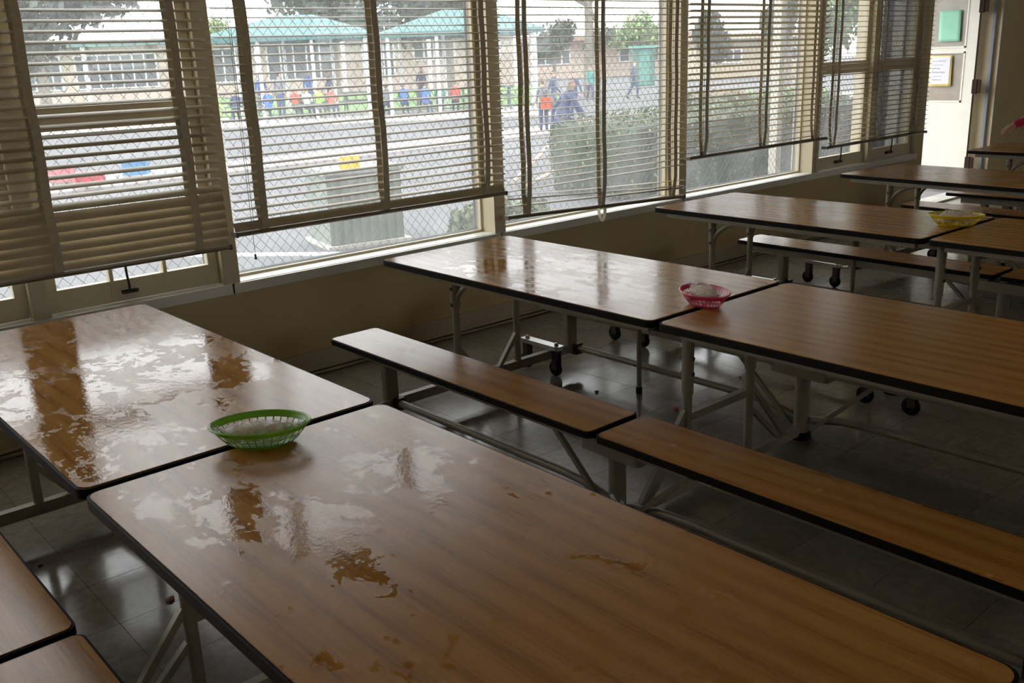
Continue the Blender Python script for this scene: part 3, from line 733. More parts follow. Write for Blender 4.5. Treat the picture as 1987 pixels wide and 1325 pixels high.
def figure(pose, h=1.0, over=None):
    'joint graph of a figure of height 1 (facing -Y), scaled by h'
    J = {'pelvis': ((0, 0, .52), (.085, .065)), 'waist': ((0, 0, .60), (.075, .055)), 'chest': ((0, 0, .72), (.088, .062)),
         'neckb': ((0, 0, .82), (.05, .045)), 'neck': ((0, -.005, .855), .032), 'jaw': ((0, -.018, .895), (.042, .048)), 'head': ((0, -.008, .945), (.052, .06)), 'crown': ((0, 0, .985), (.036, .042))}
    for s, n in ((-1, 'r'), (1, 'l')):
        J['sh'+n] = ((s*.095, 0, .80), .036)
        if pose == 'walk':
            J['el'+n] = ((s*.125, s*.06+.02, .65), .027); J['wr'+n] = ((s*.12, s*.13-.03, .52), .019); J['hd'+n] = ((s*.115, s*.15-.045, .46), (.02, .026))
            J['hip'+n] = ((s*.045, 0, .48), .058); J['kn'+n] = ((s*.048, -s*.09-.02, .27), .040); J['an'+n] = ((s*.048, -s*.14+.06, .045), .026); J['ft'+n] = ((s*.05, -s*.14-.03, .02), .022)
        elif pose == 'sit':
            J['el'+n] = ((s*.125, -.05, .66), .027); J['wr'+n] = ((s*.08, -.17, .62), .019); J['hd'+n] = ((s*.06, -.22, .63), (.02, .026))
            J['hip'+n] = ((s*.05, -.03, .50), .058); J['kn'+n] = ((s*.06, -.24, .50), .042); J['an'+n] = ((s*.06, -.25, .27), .027); J['ft'+n] = ((s*.06, -.32, .245), .022)
        else:
            J['el'+n] = ((s*.125, .01, .65), .027); J['wr'+n] = ((s*.13, -.03, .51), .019); J['hd'+n] = ((s*.13, -.04, .45), (.02, .026))
            J['hip'+n] = ((s*.05, 0, .48), .058); J['kn'+n] = ((s*.055, -.005, .27), .042); J['an'+n] = ((s*.055, 0, .045), .027); J['ft'+n] = ((s*.06, -.075, .02), .022)
    if over: J.update(over)
    E_ = [('pelvis', 'waist'), ('waist', 'chest'), ('chest', 'neckb'), ('neckb', 'neck'), ('neck', 'jaw'), ('jaw', 'head'), ('head', 'crown')]
    for n in 'rl': E_ += [('neckb', 'sh'+n), ('sh'+n, 'el'+n), ('el'+n, 'wr'+n), ('wr'+n, 'hd'+n), ('pelvis', 'hip'+n), ('hip'+n, 'kn'+n), ('kn'+n, 'an'+n), ('an'+n, 'ft'+n)]
    J = {k: (tuple(c*h for c in v[0]), tuple(q*h for q in v[1]) if isinstance(v[1], tuple) else v[1]*h) for k, v in J.items()}
    return J, E_
BODY = {}
for ps in ('stand', 'walk', 'sit'):
    J, E_ = figure(ps); me = skin_mesh('body_'+ps, J, E_, 1); BODY[ps] = me
    for q in range(4): me.materials.append(None)
    for pl in me.polygons:
        c = pl.center; ax = abs(c.x)
        if c.z > .86: k = 3 if (c.z > .955 or (c.y > .012 and c.z > .89)) else 0
        elif ax > .10 and c.z < .53 and ps != 'sit': k = 0
        elif ps == 'sit' and c.y < -.16 and c.z > .58: k = 0
        elif c.z > .53 or (ps == 'sit' and c.z > .56): k = 1
        elif c.z < .05 and ps != 'sit': k = 3
        else: k = 2
        pl.material_index = k; pl.use_smooth = True
def cloth(name, c): return plain(name, c, 0.8, var=0.08)
def kid(pose, loc, h, rz, shirt, legs, hair, label, group=None, cat='person'):
    root = empty('person', loc, rz); tag(root, label, cat, group)
    o = place(BODY[pose], 'body', root); o.scale = (h, h, h)
    if pose == 'sit': o.location.z = -.245*h
    for i, mt in enumerate((SKIN, shirt, legs, hair)):
        o.material_slots[i].link = 'OBJECT'; o.material_slots[i].material = mt
    # face and hair as pieces of their own, small as they are
    oz = o.location.z
    for s_ in (-1, 1): MB().lathe([(0.001, -.006*h), (.006*h, -.003*h), (.006*h, .003*h), (0.001, .006*h)], (s_*.02*h, -.066*h, .935*h+oz), 6, 'y').build('eye', M_DARK, root)
    return root
NAVY = cloth('navy_cloth', (0.035, 0.05, 0.12)); BLUE = cloth('blue_cloth', (0.05, 0.16, 0.48)); WHITE = cloth('white_cloth', (0.7, 0.7, 0.7))
RED = cloth('red_cloth', (0.6, 0.08, 0.05)); TEAL = cloth('teal_cloth', (0.05, 0.25, 0.23)); GREY = cloth('grey_cloth', (0.16, 0.17, 0.19)); DKH = cloth('dark_hair', (0.03, 0.022, 0.018))
BRH = cloth('brown_hair', (0.14, 0.08, 0.045)); DEN = cloth('denim', (0.10, 0.15, 0.28)); LIME = cloth('lime_cloth', (0.35, 0.6, 0.08))

# person at the far table: seated on the far bench, only the arm reaches into the picture
def seated_reacher():
    hx, hy = 9.32, -1.62
    root = empty('person', (hx, hy, 0)); tag(root, 'person in a pink and red sleeve reaching across the farthest table', 'person')
    def L(x, y, z): return (x-hx, y-hy, z)
    J = {'pelvis': (L(9.32, -1.62, .53), (.15, .12)), 'waist': (L(9.31, -1.61, .68), (.13, .10)), 'chest': (L(9.30, -1.60, .86), (.15, .11)),
         'neckb': (L(9.29, -1.59, 1.0), (.08, .07)), 'neck': (L(9.285, -1.59, 1.07), .05), 'jaw': (L(9.26, -1.59, 1.15), (.065, .075)), 'head': (L(9.27, -1.59, 1.235), (.08, .09)), 'crown': (L(9.285, -1.59, 1.30), (.05, .06)),
         'shr': (L(9.27, -1.44, 1.0), .062), 'elr': (L(9.10, -1.215, 1.0), .047), 'fa': (L(9.0, -1.135, .955), .050), 'wrr': (L(8.92, -1.072, .912), .033), 'palm': (L(8.885, -1.045, .892), (.022, .038)),
         'shl': (L(9.27, -1.76, .98), .062), 'ell': (L(9.15, -1.86, .80), .045), 'wrl': (L(8.96, -1.80, .775), .028), 'hdl': (L(8.88, -1.78, .765), (.018, .036)),
         'hipr': (L(9.28, -1.53, .50), .085), 'knr': (L(8.93, -1.52, .49), .06), 'anr': (L(8.95, -1.52, .08), .04), 'ftr': (L(8.80, -1.52, .035), .035),
         'hipl': (L(9.28, -1.71, .50), .085), 'knl': (L(8.93, -1.72, .49), .06), 'anl': (L(8.95, -1.72, .08), .04), 'ftl': (L(8.80, -1.72, .035), .035)}
    E_ = [('pelvis', 'waist'), ('waist', 'chest'), ('chest', 'neckb'), ('neckb', 'neck'), ('neck', 'jaw'), ('jaw', 'head'), ('head', 'crown'),
          ('neckb', 'shr'), ('shr', 'elr'), ('elr', 'fa'), ('fa', 'wrr'), ('wrr', 'palm'), ('neckb', 'shl'), ('shl', 'ell'), ('ell', 'wrl'), ('wrl', 'hdl'),
          ('pelvis', 'hipr'), ('hipr', 'knr'), ('knr', 'anr'), ('anr', 'ftr'), ('pelvis', 'hipl'), ('hipl', 'knl'), ('knl', 'anl'), ('anl', 'ftl')]
    # fingers of the reaching hand, drooping and slightly curled
    d = Vector((-.77, .52, -.37)).normalized(); side = d.cross(Vector((0, 0, 1))).normalized(); dn = d.cross(side).normalized()
    if dn.z > 0: dn = -dn
    base = Vector(J['palm'][0])
    for i, (off, ln) in enumerate(((-.028, .062), (-.010, .072), (.010, .068), (.028, .052))):
        p0 = base+d*.022+side*off; p1 = p0+d*ln*.45+dn*.012; p2 = p1+d*ln*.30+dn*.026; 
        for nm, q, r in (('a', p0, .010), ('b', p1, .0095), ('c', p2, .0075)): J['f%d%s' % (i, nm)] = (tuple(q), r)
        E_ += [('palm', 'f%da' % i), ('f%da' % i, 'f%db' % i), ('f%db' % i, 'f%dc' % i)]
    q0 = base-d*.01+side*-.036+dn*.006; q1 = q0+d*.03+side*-.014+dn*.014; q2 = q1+d*.024+dn*.010
    for nm, q, r in (('a', q0, .012), ('b', q1, .010), ('c', q2, .008)): J['th'+nm] = (tuple(q), r)
    E_ += [('palm', 'tha'), ('tha', 'thb'), ('thb', 'thc')]
    me = skin_mesh('seated_body', J, E_, 1)
    mot, nt, b = nodes_of('pink_red_knit')
    nt.links.new(ramp(nt, noise(nt, coords(nt), 22, 2), [(0.42, (0.45, 0.02, 0.06)), (0.55, (0.55, 0.06, 0.14)), (0.62, (0.75, 0.42, 0.45))]), b.inputs['Base Color']); b.inputs['Roughness'].default_value = 0.85
    for q in (SKIN, mot, DEN, DKH): me.materials.append(q)
    wr = Vector(J['wrr'][0]); 
    for pl in me.polygons:
        c = pl.center; pl.use_smooth = True
        onarm = (c-wr).dot(d) > -0.005 and (c-wr).length < .25
        if onarm: k = 0
        elif c.z > 1.06: k = 3 if (c.z > 1.36 or c.x > -.01) else 0
        elif c.z > .56: k = 1 if not (c.x < -.37 and c.y < -.1) else 0
        elif c.z < .07: k = 3
        else: k = 2
        pl.material_index = k
    place(me, 'body', root)
    for s_ in (-.028, .028): MB().lathe([(0.001, -.008), (.009, -.004), (.009, .004), (.001, .008)], (9.19-hx, -1.59-hy+s_, 1.225), 8, 'x').build('eye', M_DARK, root)
seated_reacher()

# ------------------------------------------------------------------ the school yard
GZ = -0.03
M_ASPH = plain('asphalt', (0.084, 0.085, 0.090), 0.85, var=0.18, vs=0.8, bmp=0.1)
M_CONC = plain('concrete', (0.42, 0.40, 0.37), 0.8, var=0.1, vs=2)
g = MB().box(-60, 160, -60, 220, GZ-0.5, GZ-0.2).box(-60, 160, WT, 220, GZ-0.2, GZ).build('asphalt_yard', M_ASPH); struct(g, 'grey asphalt school yard outside')
def strip(p, q, wdt, z, mat, name, label):
    p, q = Vector(p), Vector(q); d = (q-p).normalized(); n = Vector((-d.y, d.x))
    lp = [tuple(p+n*wdt/2), tuple(p-n*wdt/2), tuple(q-n*wdt/2), tuple(q+n*wdt/2)]
    o = MB().prism(lp, GZ-0.02, z).build(name, mat); struct(o, label); return o
strip((-20, 9.6), (40, 14.2), 1.7, GZ+0.03, plain('pale_walk', (0.30, 0.27, 0.26), 0.8), 'walkway', 'pale concrete walkway across the yard')
strip((2.6, 5.0), (4.35, 2.95), 0.12, GZ+0.012, plain('white_paint', (0.7, 0.7, 0.7), 0.6), 'painted_line', 'white painted line on the asphalt by the utility box')
struct(MB().box(-60, 9.2, WT, 1.4, GZ-0.1, GZ+0.015).build('planting_bed', plain('bark', (0.12, 0.09, 0.06), 0.9, vs=20, var=0.4)), 'narrow planting bed below the windows')
struct(MB().box(9.3, 13.4, WT, 3.2, GZ-0.1, GZ+0.02).build('door_landing', plain('landing_concrete', (0.26, 0.26, 0.27), 0.7)), 'concrete landing outside the open door')
c0 = pix(700, 120, 45); fwd = Vector((FW.x, FW.y, 0)).normalized(); side = Vector((fwd.y, -fwd.x, 0))
def slab_at(d0, d1, s0, s1, z, mat, name, label):
    o = CAM.copy(); o.z = 0
    lp = [tuple((o+fwd*d+side*s_)[:2]) for d, s_ in ((d0, s0), (d0, s1), (d1, s1), (d1, s0))]
    return struct(MB().prism(lp, GZ-0.02, z).build(name, mat), label)
slab_at(36, 62, -34, 2.5, GZ+0.05, plain('lawn', (0.10, 0.18, 0.045), 0.9, vs=8, var=0.25), 'lawn', 'bright lawn strip in front of the classroom building')
slab_at(29.5, 35.5, -30, 1.5, GZ+0.04, M_CONC, 'canopy_pad', 'concrete pad under the teal canopies')

# utility box
def utility_box():
    root = empty('utility_box', (4.39, 3.27, GZ), -0.20); tag(root, 'grey green ribbed utility box standing in the yard', 'utility box')
    mt = plain('box_green_grey', (0.16, 0.19, 0.16), 0.6); 
    MB().box(0, 0.76, 0, 0.62, 0.0, 0.70).build('cabinet', mt, root)
    MB().box(-0.03, 0.79, -0.03, 0.65, 0.70, 0.745).build('lid', plain('box_lid', (0.25, 0.27, 0.25), 0.55), root)
    for i in range(8):
        MB().box(0.045+i*0.09, 0.085+i*0.09, -0.022, 0.0, 0.04, 0.68).build('rib', mt, root)
    MB().box(-0.05, 0.82, -0.06, 0.68, -0.02, 0.03).build('plinth', M_CONC, root)
    y = MB(); y.box(0.16, 0.36, 0.02, 0.03, 0.745, 0.86); sg = y.build('warning_plate', plain('warning_yellow', (0.85, 0.58, 0.02), 0.5), root)
    for xx in (0.215, 0.30): MB().lathe([(0.010, -.002), (0.010, 0)], (xx, 0.019, 0.80), 10, 'y').build('plate_mark', M_DARK, root)
utility_box()
# low boxes on the white kerb seen through the leftmost window
kb = MB(); a_ = pixz(40, 372, 0.0); b_ = pixz(345, 340, 0.0)
strip((a_.x, a_.y), (b_.x+1.0, b_.y+0.4), 0.35, 0.10, plain('white_kerb', (0.72, 0.70, 0.66), 0.7), 'kerb', 'white kerb carrying the coloured boxes')
for (px, py, col, nm, lb) in ((120, 352, (0.48, 0.13, 0.15), 'pink_box', 'pink plastic box on the white kerb outside the leftmost window'), (176, 352, (0.34, 0.02, 0.035), 'red_box', 'red plastic box on the white kerb outside the leftmost window'), (266, 338, (0.02, 0.18, 0.36), 'blue_box', 'blue plastic box on the white kerb outside the leftmost window')):
    q = pixz(px, py, 0.10); o = empty('storage_box', (q.x, q.y, 0.10), -0.65); tag(o, lb, 'box', 'coloured boxes on the kerb')
    mt = plain(nm, col, 0.5)
    hh = 0.22 if nm != 'red_box' else 0.15
    b1 = MB(); b1.rrect(-0.19, 0.19, -0.13, 0.13, 0, hh-0.03, 0.02); b1.build('tub', mt, o, True)
    b2 = MB(); b2.rrect(-0.20, 0.20, -0.14, 0.14, hh-0.03, hh, 0.02); b2.build('lid', mt, o, True)

def leafmat(name, a, b_):
    mt, nt, b = nodes_of(name); f = noise(nt, coords(nt), 9, 3)
    nt.links.new(ramp(nt, f, [(0.3, a), (0.7, b_)]), b.inputs['Base Color']); b.inputs['Roughness'].default_value = 0.55
    return mt
L_DARK = leafmat('dark_leaf', (0.035, 0.055, 0.04), (0.07, 0.095, 0.06)); L_MID = leafmat('mid_leaf', (0.06, 0.11, 0.035), (0.13, 0.19, 0.06)); L_HEDGE = leafmat('hedge_leaf', (0.05, 0.085, 0.03), (0.13, 0.16, 0.06)); L_PALE = leafmat('pale_leaf', (0.14, 0.24, 0.08), (0.24, 0.32, 0.12))
BARK = plain('tree_bark', (0.17, 0.15, 0.13), 0.9, vs=10, var=0.3)
def leaf(mb, p, s):
    a = Vector((random.gauss(0, 1), random.gauss(0, 1), random.gauss(0, 1))).normalized(); b = a.orthogonal().normalized(); c = a.cross(b)
    mb._add([p-b*s, p-c*s*.5, p+b*s, p+c*s*.5], [(0, 1, 2, 3)])
def tree(base, h, blobs, mat, label, trunk=0.15, nleaf=2600, ls=0.14, name='tree'):
    root = empty(name, base); tag(root, label, 'tree', 'trees beyond the yard')
    mb = MB(); tot = sum(q[3]**2 for q in blobs)
    for (x, y, z, r) in blobs:
        for _ in range(int(nleaf*r*r/tot)):
            d = Vector((random.gauss(0, 1), random.gauss(0, 1), random.gauss(0, 0.8))).normalized()*r*random.uniform(0.45, 1.05)
            leaf(mb, Vector((x, y, z))+d, ls*random.uniform(.6, 1.3))
    o = mb.build('foliage', mat, root); o['kind'] = 'stuff'
    t = MB(); t.tube([(0, 0, 0), (trunk*.3, 0, h*.45), (0, trunk*.3, h)], [trunk, trunk*.8, trunk*.45], 10)
    for (x, y, z, r) in blobs: t.tube([(0, 0, h*.6), (x*.5, y*.5, (h*.6+z)/2), (x*.8, y*.8, z-r*.2)], [trunk*.5, trunk*.35, trunk*.15], 6)
    t.build('trunk', BARK, root, True)
def gnd(px, d):
    q = pix(px, 120, d); return Vector((q.x, q.y, GZ))
def crown(n, R, zc, zs, s0=1.0):
    return [(random.uniform(-R, R), random.uniform(-R, R), zc+random.uniform(-zs, zs), s0*random.uniform(.8, 1.2)) for _ in range(n)]
tree(gnd(75, 32), 4.6, [(-1.5, 0, 3.4, 1.3), (0.3, 0, 4.2, 1.6), (1.6, -.5, 4.3, 1.1), (-.5, .5, 2.7, 1.2), (-2.4, -.4, 4.4, 1.4), (2.5, -1, 4.5, .9)], L_DARK, 'big dark tree beyond the leftmost window', 0.2, 5200, 0.2)
tree(gnd(650, 53), 6.0, crown(7, 2.4, 5.3, 1.2, 1.5), L_DARK, 'dark tree rising behind the left teal canopy', 0.25, 4200, 0.25)
tree(gnd(870, 43), 6.0, crown(8, 2.6, 5.0, 1.0, 1.5), L_DARK, 'dark tree rising between the two teal canopies', 0.25, 4600, 0.25)
tree(gnd(1142, 40), 6.2, [(0, 0, 6.3, 1.3), (1.2, -.8, 5.4, .9), (-1.6, .8, 5.0, .9), (.5, -.4, 2.5, .45), (-2.4, 1.6, 5.2, .8), (.2, 0, 2.0, .35)], L_DARK, 'tall bare trunked tree seen through the third window', 0.24, 2600, 0.15)
tree(gnd(1075, 46), 2.6, [(0, 0, 2.5, .8), (.4, -.3, 2.9, .6), (-.5, .3, 2.2, .6)], L_DARK, 'small round tree left of the tall bare trunk', 0.1, 1800, 0.13)
tree(gnd(1375, 42), 3.4, [(0, 0, 2.4, .7), (0, 0, 3.0, .45), (.2, -.2, 1.9, .7)], L_DARK, 'dark conical tree at the left of the fourth window', 0.12, 2200, 0.15)
tree(gnd(1530, 38), 4.2, [(0, 0, 3.4, .7), (.3, -.3, 4.2, .6), (-.4, .3, 2.7, .7)], L_DARK, 'dark tall tree at the right of the fourth window', 0.14, 2400, 0.15)
tree(gnd(1625, 30), 4.0, [(0, 0, 2.9, 1.0), (.3, -.3, 3.7, .9), (-.2, .2, 2.1, .8)], L_MID, 'loose green tree beyond the farthest window', 0.12, 2400, 0.13)
tree(gnd(425, 84), 6.0, [(0, 0, 5.0, 1.3), (.6, -.5, 4.2, 1.2)], L_PALE, 'pale tree above the classroom roof beyond the second window', 0.15, 1400, 0.22)
tree(gnd(1240, 75), 4.4, [(0, 0, 3.6, 1.3), (1, -1, 3.0, 1.0), (-1.2, 1, 3.0, 1.0)], L_PALE, 'pale rounded tree behind the green shed', 0.15, 1500, 0.22)

def bush(loc, size, rz, mat, label, n=9000, ls=0.022, name='hedge'):
    root = empty(name, loc, rz); tag(root, label, 'bush')
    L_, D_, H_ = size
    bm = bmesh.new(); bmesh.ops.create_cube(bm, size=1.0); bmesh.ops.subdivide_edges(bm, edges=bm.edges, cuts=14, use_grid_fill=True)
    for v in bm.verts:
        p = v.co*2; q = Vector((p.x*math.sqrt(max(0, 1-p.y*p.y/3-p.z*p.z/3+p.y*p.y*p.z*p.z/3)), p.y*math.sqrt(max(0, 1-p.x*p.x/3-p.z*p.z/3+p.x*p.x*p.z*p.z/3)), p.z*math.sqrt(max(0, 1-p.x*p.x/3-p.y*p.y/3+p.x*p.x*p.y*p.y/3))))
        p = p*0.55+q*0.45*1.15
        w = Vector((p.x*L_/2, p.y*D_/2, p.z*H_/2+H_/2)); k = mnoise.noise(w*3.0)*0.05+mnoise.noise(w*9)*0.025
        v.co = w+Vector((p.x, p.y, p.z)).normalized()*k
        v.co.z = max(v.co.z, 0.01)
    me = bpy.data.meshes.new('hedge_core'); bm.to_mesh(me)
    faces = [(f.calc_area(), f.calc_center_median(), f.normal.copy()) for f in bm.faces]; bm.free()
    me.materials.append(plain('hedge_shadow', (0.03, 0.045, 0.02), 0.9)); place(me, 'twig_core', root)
    mb = MB(); tot = sum(a for a, c, nn in faces)
    for a, c, nn in faces:
        for _ in range(max(1, int(n*a/tot+random.random()))):
            p = c+Vector((random.uniform(-.5, .5), random.uniform(-.5, .5), random.uniform(-.5, .5)))*math.sqrt(a)+nn*random.uniform(-.01, .05)
            leaf(mb, p, ls*random.uniform(.6, 1.4))
    o = mb.build('foliage', mat, root); o['kind'] = 'stuff'
bush((11.15, 3.62, GZ), (5.7, 1.55, 0.86), 0.0, L_HEDGE, 'clipped rounded hedge outside the third window', 14000, 0.028)
bush((5.75, 2.35, GZ), (0.9, 0.5, 0.30), 0.1, L_HEDGE, 'low spiky plant at the corner of the second window', 900, 0.05, 'shrub')
bush((2.7, 0.85, GZ), (2.0, 0.5, 0.36), 0.0, leafmat('fallen_leaf', (0.16, 0.14, 0.04), (0.42, 0.26, 0.05)), 'yellowing shrub below the leftmost window', 1500, 0.035, 'shrub')
bush((16.5, 8.1, GZ), (1.6, 1.2, 0.8), 0.3, leafmat('dry_leaf', (0.16, 0.12, 0.07), (0.30, 0.22, 0.12)), 'brown dry bush beyond the fourth window', 1600, 0.05, 'shrub')
bush((21.0, 9.2, GZ), (2.6, 1.4, 0.6), 0.2, L_PALE, 'bright green bush at the right of the fourth window', 1500, 0.06, 'shrub')

# handrails by the hedge
hr = empty('handrail', (0, 0, 0)); tag(hr, 'tan pipe handrail sloping behind the hedge', 'handrail')
M_TAN = plain('tan_pipe', (0.42, 0.33, 0.26), 0.5)
p1, p2 = pix(998, 352, 13.0), pix(1085, 262, 14.6)
MB().tube([p1, p2, p2+Vector((1.2, 0.2, 0))], 0.03, 8).build('top_pipe', M_TAN, hr, True)
p3, p4 = pix(1015, 365, 12.6), pix(1075, 332, 13.6)
MB().tube([p3, p4, p4+Vector((1.2, 0.25, 0))], 0.03, 8).build('lower_pipe', M_TAN, hr, True)
for q in (p1, p2, p2+Vector((1.2, 0.2, 0))):
    MB().tube([(q.x, q.y, GZ-0.01), q], 0.025, 8).build('post', M_TAN, hr, True)

# teal canopies
M_TEAL = plain('teal_canvas', (0.05, 0.135, 0.13), 0.7, var=0.05, vs=1); M_WPOST = plain('white_post', (0.75, 0.75, 0.73), 0.5)
ang = math.atan2(side.y, side.x)
def canopy(px0, px1, d, ze, zr, label, inset):
    a, b_ = gnd(px0, d), gnd(px1, d); L_ = (b_-a).length; c = (a+b_)/2
    root = empty('shade_canopy', c, ang); tag(root, label, 'canopy', 'teal shade canopies')
    w, dp = L_/2, 2.1; mb = MB()
    rx0, rx1 = -w+inset, w-inset
    n = 5
    vs = [(-w, -dp, ze), (w, -dp, ze), (w, dp, ze), (-w, dp, ze), (rx0, 0, zr), (rx1, 0, zr), (-w*.62, -dp*.55, ze+(zr-ze)*.55), (w*.62, -dp*.55, ze+(zr-ze)*.55)]
    mb._add(vs[:6], [(0, 1, 5, 4), (1, 2, 5), (2, 3, 4, 5), (3, 0, 4)])
    o = mb.build('canvas_roof', M_TEAL, root); md = o.modifiers.new('thickness', 'SOLIDIFY'); md.thickness = 0.03
    vl = MB(); vl.box(-w, w, -dp-.02, -dp, ze-0.16, ze); vl.box(-w, w, dp, dp+.02, ze-0.16, ze); vl.build('valance', M_TEAL, root)
    for sx in (-w*.9, -w*.3, w*.3, w*.9):
        for sy in (-1, 1): MB().tube([(sx, sy*dp*.92, 0), (sx, sy*dp*.92, ze-.02)], 0.06, 8).build('post', M_WPOST, root, True)
canopy(415, 742, 33, 2.70, 3.42, 'left teal hip roofed shade canopy over the picnic tables', 2.3)
canopy(752, 1050, 33, 2.66, 3.40, 'right teal hip roofed shade canopy over the picnic tables', 2.0)

def picnic(c, rz, label):
    root = empty('picnic_table', c, rz); tag(root, label, 'table', 'picnic tables under the canopies')
    mt = plain('green_coated_steel', (0.09, 0.13, 0.12), 0.5)
    MB().box(-.62, .62, -.38, .38, .70, .75).build('tabletop', mt, root)
    for s_ in (-1, 1):
        MB().box(-.62, .62, s_*.62-.13, s_*.62+.13, .42, .46).build('bench', mt, root)
        for sx in (-.45, .45): MB().tube([(sx, s_*.62, .43), (sx, s_*.25, .71)], .03, 6).build('brace', mt, root)
    for sx in (-.45, .45):
        MB().tube([(sx, -.6, 0), (sx, -.1, .70)], .03, 6).build('leg', mt, root); MB().tube([(sx, .6, 0), (sx, .1, .70)], .03, 6).build('leg', mt, root)
TP = [(470, 31.5, 'picnic table at the left end of the left canopy'), (600, 31.5, 'picnic table in the middle of the left canopy'), (690, 32.5, 'empty picnic table at the right end of the left canopy'), (780, 32, 'picnic table at the left end of the right canopy'), (870, 32, 'picnic table in the middle of the right canopy'), (960, 32.5, 'picnic table at the right end of the right canopy')]
for px, d, lb in TP: picnic(gnd(px, d)+Vector((0, 0, .07)), ang+0.06, lb)
sitters = [(448, 30.9, NAVY, NAVY, DKH, 'seated child in navy at the left picnic table, left one'), (470, 30.9, NAVY, GREY, BRH, 'seated child in navy at the left picnic table, right one'), (512, 31.0, BLUE, NAVY, DKH, 'seated child in blue beside the standing adult'),
           (565, 30.9, RED, NAVY, BRH, 'seated child in red at the middle left picnic table'), (588, 30.9, WHITE, NAVY, BRH, 'seated child in white at the middle left picnic table'), (612, 30.9, LIME, GREY, BRH, 'seated child in lime green at the middle left picnic table'), (636, 30.8, RED, NAVY, DKH, 'seated child in red nearest the grass'),
           (745, 31.4, GREY, NAVY, DKH, 'seated child in grey at the right canopy'), (778, 31.4, BLUE, NAVY, BRH, 'seated child in bright blue at the right canopy'), (820, 31.4, BLUE, DEN, DKH, 'seated child in blue further right at the right canopy'), (850, 31.5, TEAL, NAVY, DKH, 'seated child in teal at the right canopy'), (880, 31.6, RED, NAVY, BRH, 'seated child in red at the right canopy')]
for px, d, s_, l_, h_, lb in sitters:
    kid('sit', gnd(px, d)+Vector((0, 0, .07+.0)), 1.32, ang+PI+random.uniform(-.4, .4), s_, l_, h_, lb)
kid('stand', gnd(537, 30.3)+Vector((0, 0, .07)), 1.52, ang+2.8, GREY, NAVY, DKH, 'adult in dark clothes standing under the left canopy')
kid('stand', gnd(500, 35)+Vector((0, 0, .08)), 1.45, ang+.3, BLUE, NAVY, BRH, 'child in blue standing behind the left picnic table')
kid('stand', gnd(595, 35.2)+Vector((0, 0, .08)), 1.5, ang+.3, BLUE, DEN, DKH, 'child in blue shirt standing behind the middle table')
kid('walk', gnd(634, 35.2)+Vector((0, 0, .08)), 1.45, ang-1.2, NAVY, NAVY, DKH, 'child in navy walking right behind the middle table')
kid('stand', gnd(815, 35.0)+Vector((0, 0, .08)), 1.5, ang+.6, NAVY, NAVY, DKH, 'child in navy standing under the right canopy')
kid('walk', gnd(1113, 26)+Vector((0, 0, 0)), 1.32, ang-1.0, NAVY, NAVY, DKH, 'child in navy walking right of the nearest walker')
kid('walk', gnd(1072, 27)+Vector((0, 0, 0)), 1.35, ang+1.6, NAVY, GREY, DKH, 'child in navy walking behind the nearest walker')
kid('walk', gnd(1145, 36), 1.35, ang+.2, TEAL, NAVY, BRH, 'child in teal walking by the tall bare trunk')
kid('walk', gnd(1230, 37), 1.45, ang+1.4, NAVY, NAVY, DKH, 'child in navy with a pack far across the yard')
rb = kid('stand', gnd(1052, 22), 1.22, ang+2.9, GREY, NAVY, BRH, 'child in grey with orange bag left of the nearest walker')
bg_ = empty('shoulder_bag', gnd(1052, 22)-fwd*0.13+side*0.06+Vector((0, 0, .52)), ang); tag(bg_, 'orange bag worn by the child in grey', 'bag')
q = MB(); q.rrect(-.13, .13, -.07, .07, 0, .28, .06); q.build('pouch', cloth('orange_cloth', (0.42, 0.06, 0.015)), bg_, True); q = MB(); q.tube(arc((-.12, 0, .29), (.12, 0, .29), (0, 0, .62)), .012, 6); q.build('strap', GREY, bg_, True)
# nearest walker: girl in a navy dress, leaning forward, one arm reaching down
def walker():
    base = gnd(1092, 15.6); root = empty('person', base, ang+1.95); tag(root, 'girl in a navy dress walking past the hedge with one arm reaching down', 'person')
    J, E_ = figure('walk', 1.36, {'neckb': ((0, -.05, .80), (.05, .045)), 'neck': ((0, -.075, .84), .032), 'jaw': ((0, -.11, .875), (.045, .05)), 'head': ((0, -.115, .925), (.058, .064)), 'crown': ((0, -.10, .965), (.04, .046)), 'chest': ((0, -.03, .71), (.09, .065)),
        'shr': ((-.095, -.05, .78), .036), 'shl': ((.095, -.05, .78), .036), 'elr': ((-.15, -.14, .64), .028), 'wrr': ((-.20, -.22, .50), .02), 'hdr': ((-.225, -.255, .44), (.02, .026))})
    me = skin_mesh('walker_body', J, E_, 1)
    for q_ in (SKIN, NAVY, NAVY, BRH): me.materials.append(q_)
    for pl in me.polygons:
        c = pl.center/1.36; pl.use_smooth = True
        if c.z > .845: k = 3 if (c.z > .925 or c.y > -.085) else 0
        elif c.z < .06: k = 3
        elif c.x < -.19 and c.z < .52: k = 0
        else: k = 1
        pl.material_index = k
    place(me, 'body', root)
    d = MB(); n = 20; vs = []
    prof = [(.62, .085, .07), (.55, .115, .10), (.45, .15, .14), (.36, .18, .17)]
    for (z, rx, ry) in prof:
        for j in range(n):
            a = 2*PI*j/n; k = 1+.06*math.sin(a*7)*(.62-z)*4; vs.append((rx*k*math.cos(a)*1.36, ry*k*math.sin(a)*1.36, z*1.36))
    d._add(vs, [(i*n+j, i*n+(j+1) % n, (i+1)*n+(j+1) % n, (i+1)*n+j) for i in range(3) for j in range(n)])
    d.build('skirt', NAVY, root, True)
walker()

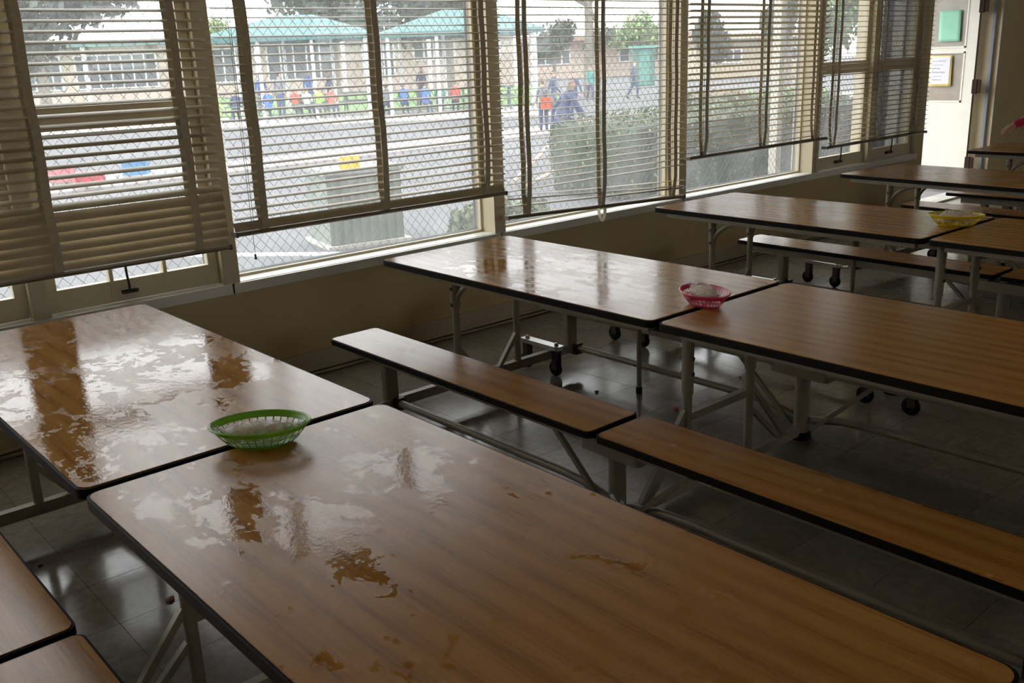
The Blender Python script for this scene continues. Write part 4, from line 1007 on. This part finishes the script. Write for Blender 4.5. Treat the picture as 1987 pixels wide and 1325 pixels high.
# classroom buildings far behind
def building(px0, px1, d, hgt, wallc, label, panes, roofc, name, cols=True):
    a, b_ = gnd(px0, d), gnd(px1, d); L_ = (b_-a).length; c = (a+b_)/2
    root = empty('school_building', c, ang); tag(root, label, 'building')
    MB().box(-L_/2, L_/2, 0, 8, 0, hgt).build('wall', plain(name, wallc, 0.8), root)
    MB().box(-L_/2-.5, L_/2+.5, -1.6, 8.6, hgt, hgt+.35).build('roof', plain(name+'_roof', roofc, 0.7), root)
    gm = plain('grey_window', (0.09, 0.105, 0.115), 0.3, spec=0.3); wm = plain('white_window_frame', (0.72, 0.72, 0.70), 0.6)
    for (f0, f1, z0, z1, nn) in panes:
        x0, x1 = -L_/2+L_*f0, -L_/2+L_*f1
        f_ = MB().box(x0-.08, x1+.08, -.10, 0.02, z0-.08, z1+.08).build('window_frame', wm, root)
        stp = (x1-x0)/nn
        for i in range(nn): MB().box(x0+i*stp+.06, x0+(i+1)*stp-.06, -.13, -.08, z0, z1).build('pane', gm, f_)
    if cols:
        k = int(L_/5)
        for i in range(k+1): MB().box(-L_/2+i*L_/k-.12, -L_/2+i*L_/k+.12, -1.5, -1.26, 0, hgt).build('column', wm, root)
building(20, 1000, 62, 3.45, (0.46, 0.385, 0.32), 'long beige classroom building behind the canopies', [(.03, .10, .9, 2.9, 4), (.13, .29, .9, 2.9, 7), (.40, .47, 1.0, 3.0, 3), (.51, .64, 1.0, 3.1, 5), (.70, .76, 1.0, 3.0, 3), (.80, .88, 1.9, 2.9, 4), (.92, .97, 1.9, 2.9, 3)], (0.10, 0.17, 0.165), 'beige_stucco')
building(1010, 1330, 78, 2.9, (0.50, 0.40, 0.32), 'pale peach building far beyond the third window', [(.1, .3, 1.2, 2.2, 4), (.6, .9, 1.2, 2.2, 5)], (0.30, 0.19, 0.13), 'peach_stucco', False)
building(1350, 1600, 60, 2.35, (0.42, 0.36, 0.24), 'cream building with grey windows far beyond the fourth window', [(.1, .35, 1.0, 1.7, 4), (.65, .95, 1.0, 1.7, 4)], (0.34, 0.30, 0.22), 'cream_stucco', False)
sd = empty('shed', gnd(1250, 52), ang); tag(sd, 'small teal green shed at the edge of the yard', 'shed')
MB().box(-.6, .6, 0, 1.2, 0, 2.0).build('wall', plain('shed_green', (0.04, 0.13, 0.11), 0.6), sd); MB().box(-.7, .7, -.1, 1.3, 2.0, 2.12).build('roof', plain('shed_roof', (0.10, 0.34, 0.29), 0.6), sd); MB().box(-.3, .3, -.03, 0, .05, 1.8).build('door', plain('shed_door', (0.07, 0.24, 0.2), 0.6), sd)
pc = empty('shade_roof', (11.3, 0.2, 0)); tag(pc, 'flat roof added outside to shade the open door', 'shade roof')  # added roof on posts, keeps sky light off the door leaf and wing
MB().box(-2.0, 1.9, 0.0, 1.7, 2.62, 2.78).build('shade_slab', plain('shade_roof_paint', (0.30, 0.28, 0.24), 0.7), pc)
for xx in (-1.85, 1.75): MB().box(xx-.05, xx+.05, 1.5, 1.6, GZ, 2.62).build('post', plain('shade_roof_post', (0.45, 0.42, 0.35), 0.6), pc)
# grey wing of the school beyond the far window and door
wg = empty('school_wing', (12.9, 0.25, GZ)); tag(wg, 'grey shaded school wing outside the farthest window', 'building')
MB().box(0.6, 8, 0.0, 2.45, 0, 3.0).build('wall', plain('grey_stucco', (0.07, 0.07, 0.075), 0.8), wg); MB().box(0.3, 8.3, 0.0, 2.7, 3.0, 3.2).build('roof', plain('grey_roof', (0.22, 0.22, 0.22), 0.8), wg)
for yy in (0.9,): 
    f_ = MB().box(0.54, 0.62, yy, yy+1.3, 0.9, 2.3).build('window_frame', plain('white_window_frame', (0.72, 0.72, 0.70), 0.6), wg); MB().box(0.51, 0.55, yy+.07, yy+1.23, .97, 2.23).build('pane', plain('grey_window', (0.2, 0.23, 0.25), .25), f_)
